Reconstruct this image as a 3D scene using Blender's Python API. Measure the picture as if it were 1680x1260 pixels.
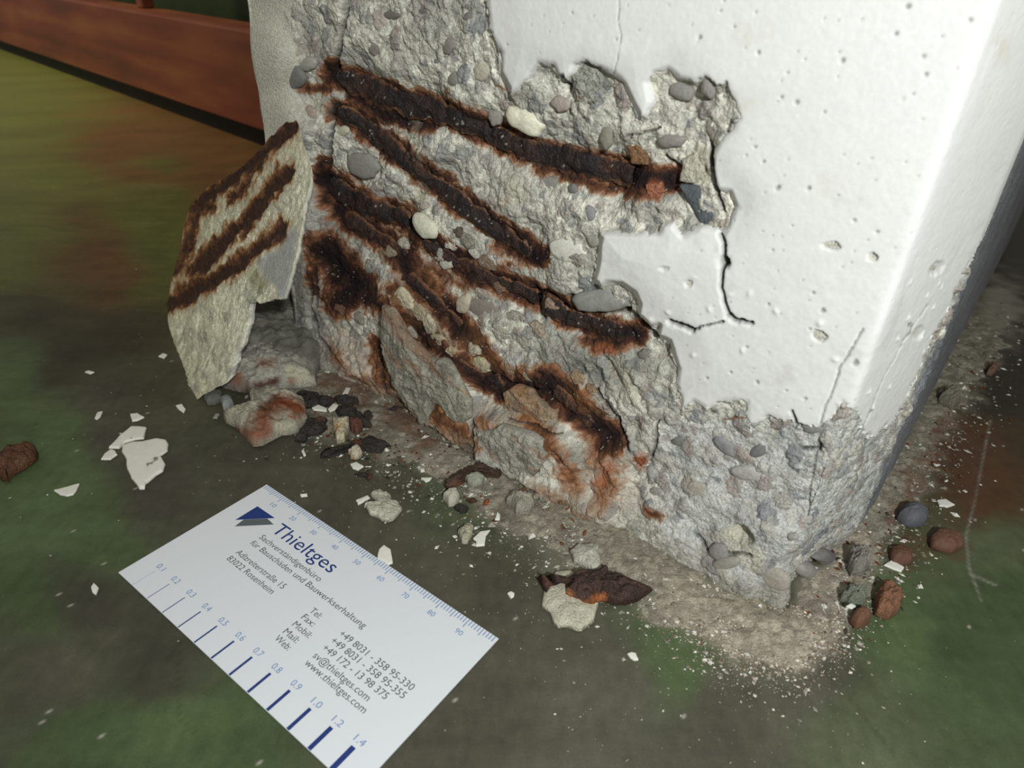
import bpy, math, random
import numpy as np

# ------------------------------------------------------------------ scene clearing
for o in list(bpy.data.objects):
    bpy.data.objects.remove(o, do_unlink=True)
scene = bpy.context.scene
COLL = scene.collection
random.seed(7)
rng = np.random.default_rng(11)
MM = 0.001

# ------------------------------------------------------------------ camera (calibrated on the printed scale of the card)
FPX = 1109.4
CAM_H = 0.1533
up = np.array([0.03544363, -0.85119257, -0.52365538]); up /= np.linalg.norm(up)
zc = np.array([0, 0, 1.0]); Fw = zc - (zc @ up) * up; Fw /= np.linalg.norm(Fw); Rw = np.cross(Fw, up)
CM = np.array([Rw, Fw, up])                       # camera (x right, y down, z forward) -> world
cam_d = bpy.data.cameras.new('camera'); cam = bpy.data.objects.new('camera', cam_d); COLL.objects.link(cam)
cam_d.sensor_width = 36.0; cam_d.lens = FPX / 1680 * 36.0
cam_d.clip_start = 0.005; cam_d.clip_end = 50
from mathutils import Matrix, Vector
cx, cy, cz = CM[:, 0], -CM[:, 1], -CM[:, 2]
cam.matrix_world = Matrix(((cx[0], cy[0], cz[0], 0), (cx[1], cy[1], cz[1], 0), (cx[2], cy[2], cz[2], CAM_H), (0, 0, 0, 1)))
cam_d.dof.use_dof = True; cam_d.dof.focus_distance = 0.225; cam_d.dof.aperture_fstop = 22
scene.camera = cam

# ------------------------------------------------------------------ light: the camera's flash and the dim hall behind
scene.view_settings.view_transform = 'Standard'; scene.view_settings.look = 'None'
scene.view_settings.gamma = 1.0; scene.view_settings.use_curve_mapping = False
scene.view_settings.exposure = 0.0
world = bpy.data.worlds.new('world'); scene.world = world; world.use_nodes = True
world.node_tree.nodes['Background'].inputs[0].default_value = (1.0, 0.97, 0.86, 1)
world.node_tree.nodes['Background'].inputs[1].default_value = 0.24

def aim(o, loc, tgt):
    o.location = loc
    o.rotation_euler = (Vector(tgt) - Vector(loc)).to_track_quat('-Z', 'Y').to_euler()
fl = bpy.data.lights.new('camera_flash', 'SPOT'); fl.energy = 3.5; fl.color = (0.985, 1.0, 0.995)
fl.spot_size = math.radians(92); fl.spot_blend = 0.75; fl.shadow_soft_size = 0.008
flo = bpy.data.objects.new('camera_flash', fl); COLL.objects.link(flo)
aim(flo, (0.055, -0.11, 0.235), (0.035, 0.19, 0.06))
hl = bpy.data.lights.new('hall_lamp', 'SPOT'); hl.energy = 110; hl.color = (1.0, 0.9, 0.55); hl.shadow_soft_size = 0.25; hl.spot_size = math.radians(58); hl.spot_blend = 1.0
hlo = bpy.data.objects.new('hall_lamp', hl); COLL.objects.link(hlo)
aim(hlo, (-1.5, 0.5, 1.7), (-0.75, 1.05, 0.0))

# ------------------------------------------------------------------ projection helpers
def ray(px, py):
    px = np.asarray(px, float); py = np.asarray(py, float)
    d = np.stack([(px - 840) / FPX, (py - 630) / FPX, np.ones_like(px)], -1)
    return d @ CM.T
def ground(px, py, z=0.0):
    d = ray(px, py); t = (z - CAM_H) / d[..., 2]
    P = d * t[..., None]; P[..., 2] = z
    return P
def proj(P):
    Q = (P - np.array([0, 0, CAM_H])) @ CM
    w = np.maximum(Q[..., 2], 0.02)
    return np.stack([Q[..., 0] / w * FPX + 840, Q[..., 1] / w * FPX + 630], -1)

# ------------------------------------------------------------------ noise
def _h(ix, iy, iz, s):
    n = (ix.astype(np.int64) * 374761393 + iy.astype(np.int64) * 668265263 + iz.astype(np.int64) * 1274126177 + s * 974634777) & 0xffffffff
    n = ((n ^ (n >> 13)) * 1274126177) & 0xffffffff
    n = ((n ^ (n >> 15)) * 2246822519) & 0xffffffff
    return ((n ^ (n >> 16)) & 0xffffff) / 16777215.0
def vnoise(P, s=0):
    I = np.floor(P); f = P - I; f = f * f * (3 - 2 * f)
    out = 0
    for dx in (0, 1):
        wx = f[:, 0] if dx else 1 - f[:, 0]
        for dy in (0, 1):
            wy = f[:, 1] if dy else 1 - f[:, 1]
            if P.shape[1] == 3:
                for dz in (0, 1):
                    wz = f[:, 2] if dz else 1 - f[:, 2]
                    out = out + wx * wy * wz * _h(I[:, 0] + dx, I[:, 1] + dy, I[:, 2] + dz, s)
            else:
                out = out + wx * wy * _h(I[:, 0] + dx, I[:, 1] + dy, np.zeros(len(P)), s)
    return out * 2 - 1
def fbm(P, scale, octv=4, s=0, gain=0.55):
    P = P / scale; a = 1; t = 0; out = 0
    for k in range(octv):
        out = out + a * vnoise(P + 17.3 * k, s + k); t += a; a *= gain; P = P * 2.03
    return out / t
def ridged(P, scale, octv=4, s=0):
    P = P / scale; a = 1; t = 0; out = 0
    for k in range(octv):
        out = out + a * (1 - 2 * np.abs(vnoise(P + 9.1 * k, s + k))); t += a; a *= 0.55; P = P * 2.07
    return out / t
def worley(P2, scale, s=0):
    P = P2 / scale; I = np.floor(P)
    best = np.full(len(P), 9.0); sec = np.full(len(P), 9.0); cid = np.zeros(len(P))
    for dx in (-1, 0, 1):
        for dy in (-1, 0, 1):
            cxx = I[:, 0] + dx; cyy = I[:, 1] + dy; z0 = np.zeros(len(P))
            jx = cxx + 0.15 + 0.7 * _h(cxx, cyy, z0, s); jy = cyy + 0.15 + 0.7 * _h(cxx, cyy, z0 + 1, s)
            ang = _h(cxx, cyy, z0 + 3, s) * 3.14; el = 1 + 0.8 * _h(cxx, cyy, z0 + 4, s)
            ax, ay = P[:, 0] - jx, P[:, 1] - jy
            rx = ax * np.cos(ang) + ay * np.sin(ang); ry = -ax * np.sin(ang) + ay * np.cos(ang)
            d = np.sqrt(rx * rx / el + ry * ry * el)
            idv = _h(cxx, cyy, z0 + 2, s)
            cl = d < best
            sec = np.where(cl, best, np.minimum(sec, d)); cid = np.where(cl, idv, cid); best = np.where(cl, d, best)
    return best, sec, cid
def sstep(a, b, x):
    t = np.clip((x - a) / (b - a), 0, 1); return t * t * (3 - 2 * t)
def lin(c):
    c = np.asarray(c, float) / 255.0
    return np.where(c <= 0.04045, c / 12.92, ((c + 0.055) / 1.055) ** 2.4)
def mixc(A, B, t):
    return A + (B - A) * t[:, None]
def polydist(P, pts):
    pts = np.asarray(pts, float); best = np.full(len(P), 1e9); 
    for a, b in zip(pts[:-1], pts[1:]):
        ab = b - a; t = np.clip(((P - a) @ ab) / (ab @ ab + 1e-9), 0, 1)
        d = np.hypot(P[:, 0] - a[0] - t * ab[0], P[:, 1] - a[1] - t * ab[1])
        best = np.minimum(best, d)
    return best
def stroke(P, pts, pad):
    """distance to a polyline, only computed near it"""
    pts = np.asarray(pts, float)
    lo = pts.min(0) - pad; hi = pts.max(0) + pad
    m = (P[:, 0] > lo[0]) & (P[:, 0] < hi[0]) & (P[:, 1] > lo[1]) & (P[:, 1] < hi[1])
    out = np.full(len(P), 1e6)
    if m.any():
        out[m] = polydist(P[m], pts) if len(pts) > 1 else np.hypot(*(P[m] - pts[0]).T)
    return out
def inpoly(P, poly):
    poly = np.asarray(poly, float); x, y = P[:, 0], P[:, 1]; c = np.zeros(len(P), bool)
    for i in range(len(poly)):
        x1, y1 = poly[i]; x2, y2 = poly[i - 1]
        c ^= ((y1 > y) != (y2 > y)) & (x < (x2 - x1) * (y - y1) / (y2 - y1 + 1e-12) + x1)
    return c
def sdpoly(P, poly):
    poly = [tuple(q) for q in poly]
    d = polydist(P, poly + [poly[0]])
    return np.where(inpoly(P, poly), d, -d)

# ------------------------------------------------------------------ mesh + material helpers
def mesh_obj(name, V, Fc, mat, col=None, parent=None, smooth=True):
    me = bpy.data.meshes.new(name)
    V = np.asarray(V, np.float32); Fc = np.asarray(Fc, np.int32); k = Fc.shape[1]
    me.vertices.add(len(V)); me.vertices.foreach_set('co', V.ravel())
    me.loops.add(Fc.size); me.loops.foreach_set('vertex_index', Fc.ravel())
    me.polygons.add(len(Fc)); me.polygons.foreach_set('loop_start', np.arange(0, Fc.size, k, dtype=np.int32))
    me.polygons.foreach_set('loop_total', np.full(len(Fc), k, np.int32))
    me.polygons.foreach_set('use_smooth', np.full(len(Fc), smooth))
    me.update(calc_edges=True)
    if col is not None:
        at = me.color_attributes.new('Col', 'FLOAT_COLOR', 'POINT')
        c4 = np.ones((len(V), 4), np.float32); c4[:, :3] = np.clip(col, 0.002, 0.95); at.data.foreach_set('color', c4.ravel())
    me.materials.append(mat)
    ob = bpy.data.objects.new(name, me); COLL.objects.link(ob)
    if parent is not None: ob.parent = parent
    return ob
def tag(o, label=None, cat=None, group=None, kind=None):
    if label: o['label'] = label
    if cat: o['category'] = cat
    if group: o['group'] = group
    if kind: o['kind'] = kind
    return o
def empty(name, loc=(0, 0, 0)):
    o = bpy.data.objects.new(name, None); COLL.objects.link(o); o.location = loc; o.empty_display_size = 0.01
    return o
def material(name, base=None, rough=0.85, grain=900, gamt=0.15, fine=0.0, bump=0.3, bscale=1500, spec=0.3, bdist=0.0003):
    m = bpy.data.materials.new(name); m.use_nodes = True; nt = m.node_tree; b = nt.nodes['Principled BSDF']
    tc = nt.nodes.new('ShaderNodeTexCoord')
    if base is None:
        at = nt.nodes.new('ShaderNodeVertexColor'); at.layer_name = 'Col'; src = at.outputs['Color']
    else:
        rg = nt.nodes.new('ShaderNodeRGB'); rg.outputs[0].default_value = (*base, 1); src = rg.outputs[0]
    n = nt.nodes.new('ShaderNodeTexNoise'); n.inputs['Scale'].default_value = grain; n.inputs['Detail'].default_value = 4
    nt.links.new(tc.outputs['Object'], n.inputs['Vector'])
    mr = nt.nodes.new('ShaderNodeMapRange'); mr.inputs[1].default_value = 0.25; mr.inputs[2].default_value = 0.75
    mr.inputs[3].default_value = 1 - gamt; mr.inputs[4].default_value = 1 + gamt
    nt.links.new(n.outputs['Fac'], mr.inputs[0])
    mul = nt.nodes.new('ShaderNodeMix'); mul.data_type = 'RGBA'; mul.blend_type = 'MULTIPLY'; mul.inputs[0].default_value = 1
    nt.links.new(src, mul.inputs[6]); nt.links.new(mr.outputs[0], mul.inputs[7])
    if fine:
        n3 = nt.nodes.new('ShaderNodeTexNoise'); n3.inputs['Scale'].default_value = 2600; n3.inputs['Detail'].default_value = 3; n3.inputs['Roughness'].default_value = .7
        nt.links.new(tc.outputs['Object'], n3.inputs['Vector'])
        m3 = nt.nodes.new('ShaderNodeMapRange'); m3.inputs[1].default_value = 0.36; m3.inputs[2].default_value = 0.64; m3.inputs[3].default_value = 1 - fine; m3.inputs[4].default_value = 1 + fine
        nt.links.new(n3.outputs['Fac'], m3.inputs[0])
        mm_ = nt.nodes.new('ShaderNodeMath'); mm_.operation = 'MULTIPLY'; nt.links.new(mr.outputs[0], mm_.inputs[0]); nt.links.new(m3.outputs[0], mm_.inputs[1]); nt.links.new(mm_.outputs[0], mul.inputs[7])
    nt.links.new(mul.outputs[2], b.inputs['Base Color'])
    b.inputs['Roughness'].default_value = rough; b.inputs['Specular IOR Level'].default_value = spec
    if bump:
        n2 = nt.nodes.new('ShaderNodeTexNoise'); n2.inputs['Scale'].default_value = bscale; n2.inputs['Detail'].default_value = 5
        nt.links.new(tc.outputs['Object'], n2.inputs['Vector'])
        bp = nt.nodes.new('ShaderNodeBump'); bp.inputs['Strength'].default_value = bump; bp.inputs['Distance'].default_value = bdist
        nt.links.new(n2.outputs['Fac'], bp.inputs['Height']); nt.links.new(bp.outputs[0], b.inputs['Normal'])
    return m
M_conc = material('broken_concrete', rough=0.92, gamt=0.16, fine=0.26, bump=0.9, bscale=1500, spec=0.2, bdist=0.0007)
M_paint = material('white_masonry_paint', rough=0.75, gamt=0.03, bump=0.25, bscale=900, spec=0.25)
M_rust = material('rust', rough=0.55, gamt=0.35, fine=0.35, bump=1.0, bscale=1400, spec=0.5, bdist=0.0009)
M_peb = material('pebble_stone', rough=0.7, gamt=0.12, fine=0.12, bump=0.2, bscale=1200, spec=0.35)
M_floor = material('painted_floor', rough=0.5, grain=260, gamt=0.12, fine=0.10, bump=0.12, bscale=500, spec=0.3)
M_card = material('card_stock', base=tuple(lin((228, 233, 238))), rough=0.55, gamt=0.01, bump=0.0)
def ink(name, c): return material(name, base=tuple(lin(c)), rough=0.6, gamt=0.02, bump=0.0)
M_blue = ink('dark_blue_ink', (40, 62, 125)); M_lblue = ink('light_blue_ink', (120, 152, 200)); M_grey = ink('grey_ink', (88, 96, 96)); M_tick = ink('ruler_ink', (140, 160, 195))

# ================================================================== FLOOR
def grid_faces(nu, nv, keep=None):
    i = np.arange(nu * nv).reshape(nv, nu)
    Fc = np.stack([i[:-1, :-1], i[:-1, 1:], i[1:, 1:], i[1:, :-1]], -1).reshape(-1, 4)
    return Fc if keep is None else Fc[keep(Fc)]
def subset(V, Fc, *arrs):
    u, inv = np.unique(Fc.ravel(), return_inverse=True)
    return (V[u], inv.reshape(Fc.shape)) + tuple(a[u] for a in arrs)
def axis(lo, a, b, hi, st, k):
    mid = np.arange(a, b, st)
    L = a - (np.geomspace(st, a - lo + st, k) - st)[1:][::-1]; Rr = b + (np.geomspace(st, hi - b + st, k) - st)
    return np.concatenate([L, mid, Rr])
gx = axis(-3.0, -0.17, 0.26, 2.5, 0.0009, 60); gy = axis(-1.2, 0.06, 0.42, 4.0, 0.0009, 90)
X, Y = np.meshgrid(gx, gy); FV = np.stack([X.ravel(), Y.ravel(), np.zeros(X.size)], -1)
fpx = proj(FV); behind = ((FV - np.array([0, 0, CAM_H])) @ CM)[:, 2] < 0.06
fpx[behind] = (700, 1500)
fm = FV[:, :2] * 1000
OLIVE = lin((104, 108, 56)); GREEN = lin((86, 103, 68)); BROWN = lin((86, 84, 71)); RED = lin((116, 82, 52)); DARK = lin((66, 60, 46))
ctl = [((100, 300), OLIVE), ((60, 160), OLIVE), ((250, 330), OLIVE * .9), ((200, 240), RED * .9), ((330, 250), RED * .8), ((30, 420), OLIVE * .9), ((160, 420), RED * .75), ((60, 520), DARK), ((250, 400), OLIVE * .8), ((200, 560), DARK * .95), ((120, 600), DARK),
       ((40, 640), GREEN), ((90, 720), GREEN * 1.05), ((130, 800), GREEN), ((60, 860), GREEN), ((200, 700), BROWN * .85), ((270, 800), BROWN * .8), ((170, 870), GREEN * .9), ((60, 980), GREEN * .8), ((150, 1000), BROWN * .8), ((220, 1080), BROWN * .7), ((60, 1100), BROWN * .9), ((230, 1200), GREEN * .9), ((120, 1200), GREEN * .8), ((330, 1230), GREEN * .8),
       ((450, 760), BROWN * .85), ((650, 830), BROWN * 1.0), ((560, 800), BROWN * .9), ((760, 820), mixc(GREEN[None], BROWN[None], np.array([.6]))[0]), ((750, 960), BROWN * .9), ((850, 1100), BROWN), ((900, 1040), BROWN), ((1100, 1060), GREEN * .9), ((1000, 1090), BROWN), ((1180, 1130), BROWN), ((950, 1180), BROWN), ((1150, 1200), BROWN), ((1400, 1200), mixc(GREEN[None], BROWN[None], np.array([.5]))[0]), ((1330, 1100), BROWN * 1.1), ((1600, 1100), GREEN * .7),
       ((1480, 1050), GREEN * .9), ((1600, 900), mixc(GREEN[None], BROWN[None], np.array([.4]))[0]), ((1600, 780), RED * .5), ((1640, 980), GREEN * .7), ((1640, 600), DARK * .5), ((700, 1240), BROWN * .9), ((900, 1240), BROWN)]
def idw(P, pts, vals, pw=2.5, soft=20):
    num = 0; den = 0
    for p, v in zip(pts, vals):
        w = 1.0 / (((P[:, 0] - p[0]) ** 2 + (P[:, 1] - p[1]) ** 2 + soft * soft) ** pw)
        num = num + (w[:, None] * v if np.ndim(v) else w * v); den = den + w
    return num / (den[:, None] if np.ndim(vals[0]) else den)
warp = np.stack([fbm(fm, 45, 4, 3), fbm(fm, 45, 4, 9)], -1) * 60
wp = fpx + warp
fcol = idw(wp, [c[0] for c in ctl], [c[1] for c in ctl], 2.0, 25)
fn = fbm(fm, 18, 5, 21); fn2 = fbm(fm * np.array([.35, 1.2]), 6, 4, 25)
fcol = fcol * (1 + 0.28 * fn + 0.16 * fn2 + .12 * fbm(fm * np.array([1.3, .3]), 2.2, 3, 27))[:, None]
grn = sstep(0.1, 0.6, fbm(fm, 60, 4, 31)) * 0.25
fcol = mixc(fcol, fcol * np.array([.9, 1.06, .9]), grn)
# dust and fine debris trodden around the pillar's foot
DUST = lin((150, 144, 128)); SAND = lin((168, 159, 143))
def near(pts, rad, nz=0.55, seed=41, sc=9):
    d = stroke(fpx, pts, rad * 2.4); return np.clip(1.25 - d / rad + nz * fbm(fm, sc, 5, seed), 0, 1)
dust = np.maximum.reduce([near([(440, 520), (520, 600), (560, 660), (640, 690)], 75) * .95, near([(640, 700), (760, 770), (880, 850), (1000, 880)], 48) * .8,
                          near([(980, 880), (1100, 960), (1200, 1010)], 85) * .85, near([(870, 850), (960, 960)], 60) * .45, near([(1180, 1010), (1300, 1050), (1380, 960)], 62),
                          near([(1400, 900), (1470, 790), (1530, 680), (1580, 600), (1640, 500)], 62) * .85])
sand = near([(1120, 985), (1220, 1040), (1310, 1060), (1370, 980), (1400, 900)], 50, .5, 47)
fcol = mixc(fcol, DUST * (1 + .2 * fbm(fm, 3, 3, 51))[:, None], sstep(0.12, .9, dust) * .85)
fcol = mixc(fcol, SAND * (1 + .2 * fbm(fm, 3, 3, 52))[:, None], sstep(0.2, .9, sand) * .8)
redd = near([(1560, 700), (1600, 800), (1560, 880), (1480, 900)], 45, 1.1, 53, 6)
fcol = mixc(fcol, lin((92, 64, 48))[None] * np.ones((len(FV), 1)), sstep(.45, .9, redd) * .45)
spk = rng.random(len(FV)); sp = (spk > 0.9988) & (FV[:, 1] < .42) & (np.abs(FV[:, 0] - .045) < .21) & (FV[:, 1] > .065)
fcol[sp] = lin((170, 168, 155))
# thin scratches in the floor paint
for pts in ([(1625, 690), (1600, 820), (1585, 880), (1590, 930), (1610, 985)], [(1590, 940), (1635, 960)], [(1200, 1000), (1235, 1050)], [(1390, 1140), (1470, 1240)], [(300, 1045), (290, 1100), (295, 1180), (320, 1200)], [(30, 760), (60, 690)]):
    d = stroke(fpx, pts, 12); k = np.exp(-(d / 1.8) ** 2) * np.clip(.55 + .5 * fbm(fm, 5, 2, 60), 0, 1)
    tgt = lin((150, 150, 135)) if pts[0][0] > 1500 else fcol * .55
    fcol = fcol + (tgt - fcol) * k[:, None]
fl_h = 0.15 * fbm(fm, 8, 4, 61) * (FV[:, 1] < 1)
FVz = FV.copy(); FVz[:, 2] = (fl_h - 0.15) * MM
floor = mesh_obj('floor', FVz, grid_faces(len(gx), len(gy)), M_floor, fcol); tag(floor, kind='structure')

# heaps of grey crumbs: their own skin over the floor
hm = (sstep(.35, 1.0, dust) * (.7 + 1.3 * np.clip(fbm(fm, 7, 5, 63), -1, 1) + 0.9 * fbm(fm, 1.8, 3, 64)))
hm = np.where(dust > .3, hm, -1) - .25
inb = (FV[:, 0] > -.165) & (FV[:, 0] < .255) & (FV[:, 1] > .065) & (FV[:, 1] < .415)
HV = FV.copy(); HV[:, 2] = np.minimum(hm, 5) * MM
hc = mixc(DUST[None] * np.ones((len(FV), 1)), SAND[None] * np.ones((len(FV), 1)), sstep(.2, .9, sand))
w1, w2, wid = worley(fm, 2.6, 71)
hc = hc * (0.82 + .5 * wid * (w1 < .5) + .25 * fbm(fm, 4, 4, 72))[:, None]
hc = mixc(hc, lin((95, 90, 76))[None] * np.ones((len(FV), 1)), sstep(.1, .6, fbm(fm, 10, 4, 73)) * .6)
rd = np.maximum(near([(540, 620), (620, 660), (700, 720)], 40, 1, 74), near([(1480, 840), (1560, 700)], 45, 1, 75)) * .7
hc = mixc(hc, lin((110, 68, 42))[None] * np.ones((len(FV), 1)), sstep(.4, .9, rd) * .8)
gf = grid_faces(len(gx), len(gy)); kk = (inb[gf].all(1)) & (HV[gf, 2].max(1) > -.0002)
hv, hf, hcc = subset(HV, gf[kk], hc)
heap = mesh_obj('concrete_dust', hv, hf, M_conc, hcc)
tag(heap, 'grey concrete dust and fine crumbs lying along the foot of the broken pillar', 'dust', kind='stuff')

# ================================================================== PILLAR
RA = np.array([80, 134.4]); LA = np.array([-101., 272.]); CH = np.array([112., 161.]); SD = np.array([.608, .794])
side_end = CH + SD * 390
back_l = LA + np.array([.13, .99]) * 25; back_e = back_l + SD * 380
path = np.array([back_e, back_l, LA, RA, CH, side_end])
seg = np.diff(path, axis=0); sl = np.hypot(*seg.T); cum = np.concatenate([[0], np.cumsum(sl)])
def on_path(s):
    s = np.clip(s, 0, cum[-1] - 1e-6); k = np.clip(np.searchsorted(cum, s, 'right') - 1, 0, len(sl) - 1)
    return path[k] + (s - cum[k])[:, None] * (seg[k] / sl[k][:, None]), np.stack([seg[k][:, 1], -seg[k][:, 0]], -1) / sl[k][:, None]
def smooth_path(s):
    Pm = 0; Nm = 0; W = 0
    for o in np.linspace(-1, 1, 15):
        w = math.exp(-3 * o * o); a, b = on_path(s + o * 3.2); Pm = Pm + w * a; Nm = Nm + w * b; W += w
    Nm /= np.linalg.norm(Nm, axis=1)[:, None]
    return Pm / W, Nm
U0 = cum[2]                                           # arc length of the left arris; u = s - U0
us = np.concatenate([np.linspace(0, U0 - 12, 60)[:-1], np.arange(U0 - 12, cum[4] + 14, 0.31), cum[4] + 14 + np.cumsum(np.linspace(.35, 7, 75))])
us = us[us < cum[-1]]; us = np.append(us, cum[-1] - .01)
zs = np.concatenate([np.arange(-6, 158, 0.31), 158 + np.cumsum(np.linspace(.4, 25, 40))])
NU, NZ = len(us), len(zs)
bp_, bn_ = smooth_path(us)
BP = np.broadcast_to(bp_[None], (NZ, NU, 2)).reshape(-1, 2); BN = np.broadcast_to(bn_[None], (NZ, NU, 2)).reshape(-1, 2)
Ug, Zg = np.meshgrid(us - U0, zs); uz = np.stack([Ug.ravel(), Zg.ravel()], -1)
front = (uz[:, 0] > -6) & (uz[:, 0] < cum[4] - U0 + 40)
def place(d):
    P = np.empty((len(BP), 3)); P[:, :2] = (BP + BN * d[:, None]) * MM; P[:, 2] = uz[:, 1] * MM; return P
basepx = [(470, 560), (545, 615), (600, 640), (646, 662), (700, 712), (786, 772), (870, 815), (960, 850), (1100, 915), (1200, 975), (1265, 992), (1330, 950)]
pdir = (RA - LA) / np.linalg.norm(RA - LA); pn = np.array([pdir[1], -pdir[0]])
dctl = [((q[0], q[1]), float(np.clip((ground(*q)[:2] * 1000 - RA) @ pn, -3, 19))) for q in basepx]
for a, b, c in [(430, 100, 0), (412, 200, 0), (416, 250, 0), (420, 300, 0), (424, 350, 0), (430, 420, 0), (440, 200, -1), (460, 350, -2), (470, 450, -3), (520, 60, -7), (530, 150, -8), (600, 40, -3), (700, 40, -4), (780, 60, -2), (640, 105, -5), (760, 150, -5), (600, 145, -11), (700, 190, -12), (800, 235, -12),
                (900, 270, -11), (1000, 290, -9), (1090, 300, -6), (900, 160, -4), (1000, 180, -4), (1120, 200, -4), (1180, 330, -4), (1100, 350, -4), (590, 270, -10), (700, 240, -8), (850, 330, -8), (950, 360, -6), (930, 430, -6),
                (620, 230, -12), (720, 310, -12), (820, 390, -12), (560, 320, -14), (650, 360, -14), (700, 372, -9), (740, 440, -13), (850, 480, -12), (950, 530, -10), (1050, 550, -7), (560, 430, -10), (540, 500, -3), (600, 520, -3), (700, 560, -7),
                (760, 500, -10), (850, 560, -8), (950, 590, -7), (1060, 620, -4), (820, 640, -7), (700, 620, 6), (900, 650, -6), (980, 700, -6), (820, 720, 5), (900, 760, 5), (990, 790, 1), (1060, 760, -3), (1200, 750, -2), (1300, 800, -1), (1150, 850, 1),
                (1250, 900, 3), (900, 50, 0), (1200, 100, 0), (1400, 300, 0), (1300, 600, 0), (1250, 450, 0), (1100, 450, -.5), (1400, 700, 0), (1600, 100, 0), (1600, 400, 0), (1500, 600, 0), (1450, 800, 0), (1000, 60, 0), (1400, 100, 0), (1250, 250, 0),
                (-200, 100, 0), (-200, 600, 0), (500, -200, -2), (900, -300, 0), (1500, -300, 0), (430, -100, 0)]:
    dctl.append(((a, b), float(c)))
def dsmooth(px):
    return idw(px, [c[0] for c in dctl], [c[1] for c in dctl], 1.7, 14)
ds = np.zeros(len(BP)); fr = np.where(front)[0]
px = proj(place(ds))
PAINT = [(795, -60), (797, 0), (804, 57), (821, 86), (818, 118), (834, 150), (843, 157), (868, 132), (884, 104), (907, 107), (914, 129), (928, 138), (941, 121), (943, 107), (957, 100), (986, 111), (1007, 121), (1021, 136), (1036, 168), (1050, 195), (1061, 193), (1071, 168),
         (1064, 136), (1075, 121), (1096, 114), (1114, 129), (1139, 136), (1157, 125), (1175, 143), (1191, 137), (1204, 164), (1212, 193), (1204, 211), (1179, 232), (1168, 254), (1166, 279), (1173, 314), (1196, 316), (1205, 339), (1193, 371), (1184, 386), (1179, 375), (1150, 371),
         (1121, 386), (1104, 364), (1086, 368), (1079, 382), (1032, 382), (986, 379), (980, 404), (979, 429), (975, 446), (970, 462), (986, 473), (996, 466), (1018, 468), (1039, 482), (1046, 500), (1043, 518), (1064, 539), (1079, 536), (1075, 554), (1096, 561), (1104, 586),
         (1111, 607), (1107, 632), (1114, 650), (1118, 675), (1137, 660), (1160, 672), (1188, 660), (1225, 660), (1223, 686), (1230, 704), (1257, 681), (1285, 690), (1299, 686), (1309, 700), (1346, 700), (1364, 686), (1383, 658), (1401, 672), (1415, 704), (1429, 718), (1448, 704),
         (1471, 686), (1494, 639), (1510, 600), (1545, 520), (1590, 430), (1640, 330), (1700, 200), (1900, -100), (1900, -900), (700, -900), (780, -300)]
for it in range(3):
    d = np.zeros(len(BP)); d[fr] = dsmooth(px[fr]) * (1 - .7 * sstep(-10, 10, sdpoly(px[fr], PAINT)) - .3 * sstep(0, 70, sdpoly(px[fr], PAINT)))
    fade = sstep(-6, 2, uz[:, 0]) * (1 - sstep(cum[4] - U0 + 4, cum[4] - U0 + 38, uz[:, 0]))
    up_f = 1 - sstep(165, 210, uz[:, 1])
    ds = d * fade * up_f
    px = proj(place(ds))
C3 = np.concatenate([BP, uz[:, 1:2]], 1)
Q = C3[fr]; pf = px[fr]; uf = uz[fr]
nz_a = fbm(Q, 3.5, 4, 101); nz_b = fbm(Q, 1.2, 3, 111)

sd = sdpoly(pf, PAINT)
sd = sd + 8 * fbm(Q, 2.4, 5, 121) + 5 * fbm(Q, .8, 3, 125)
exposed = 1 - sstep(-3, 3, sd)

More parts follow.
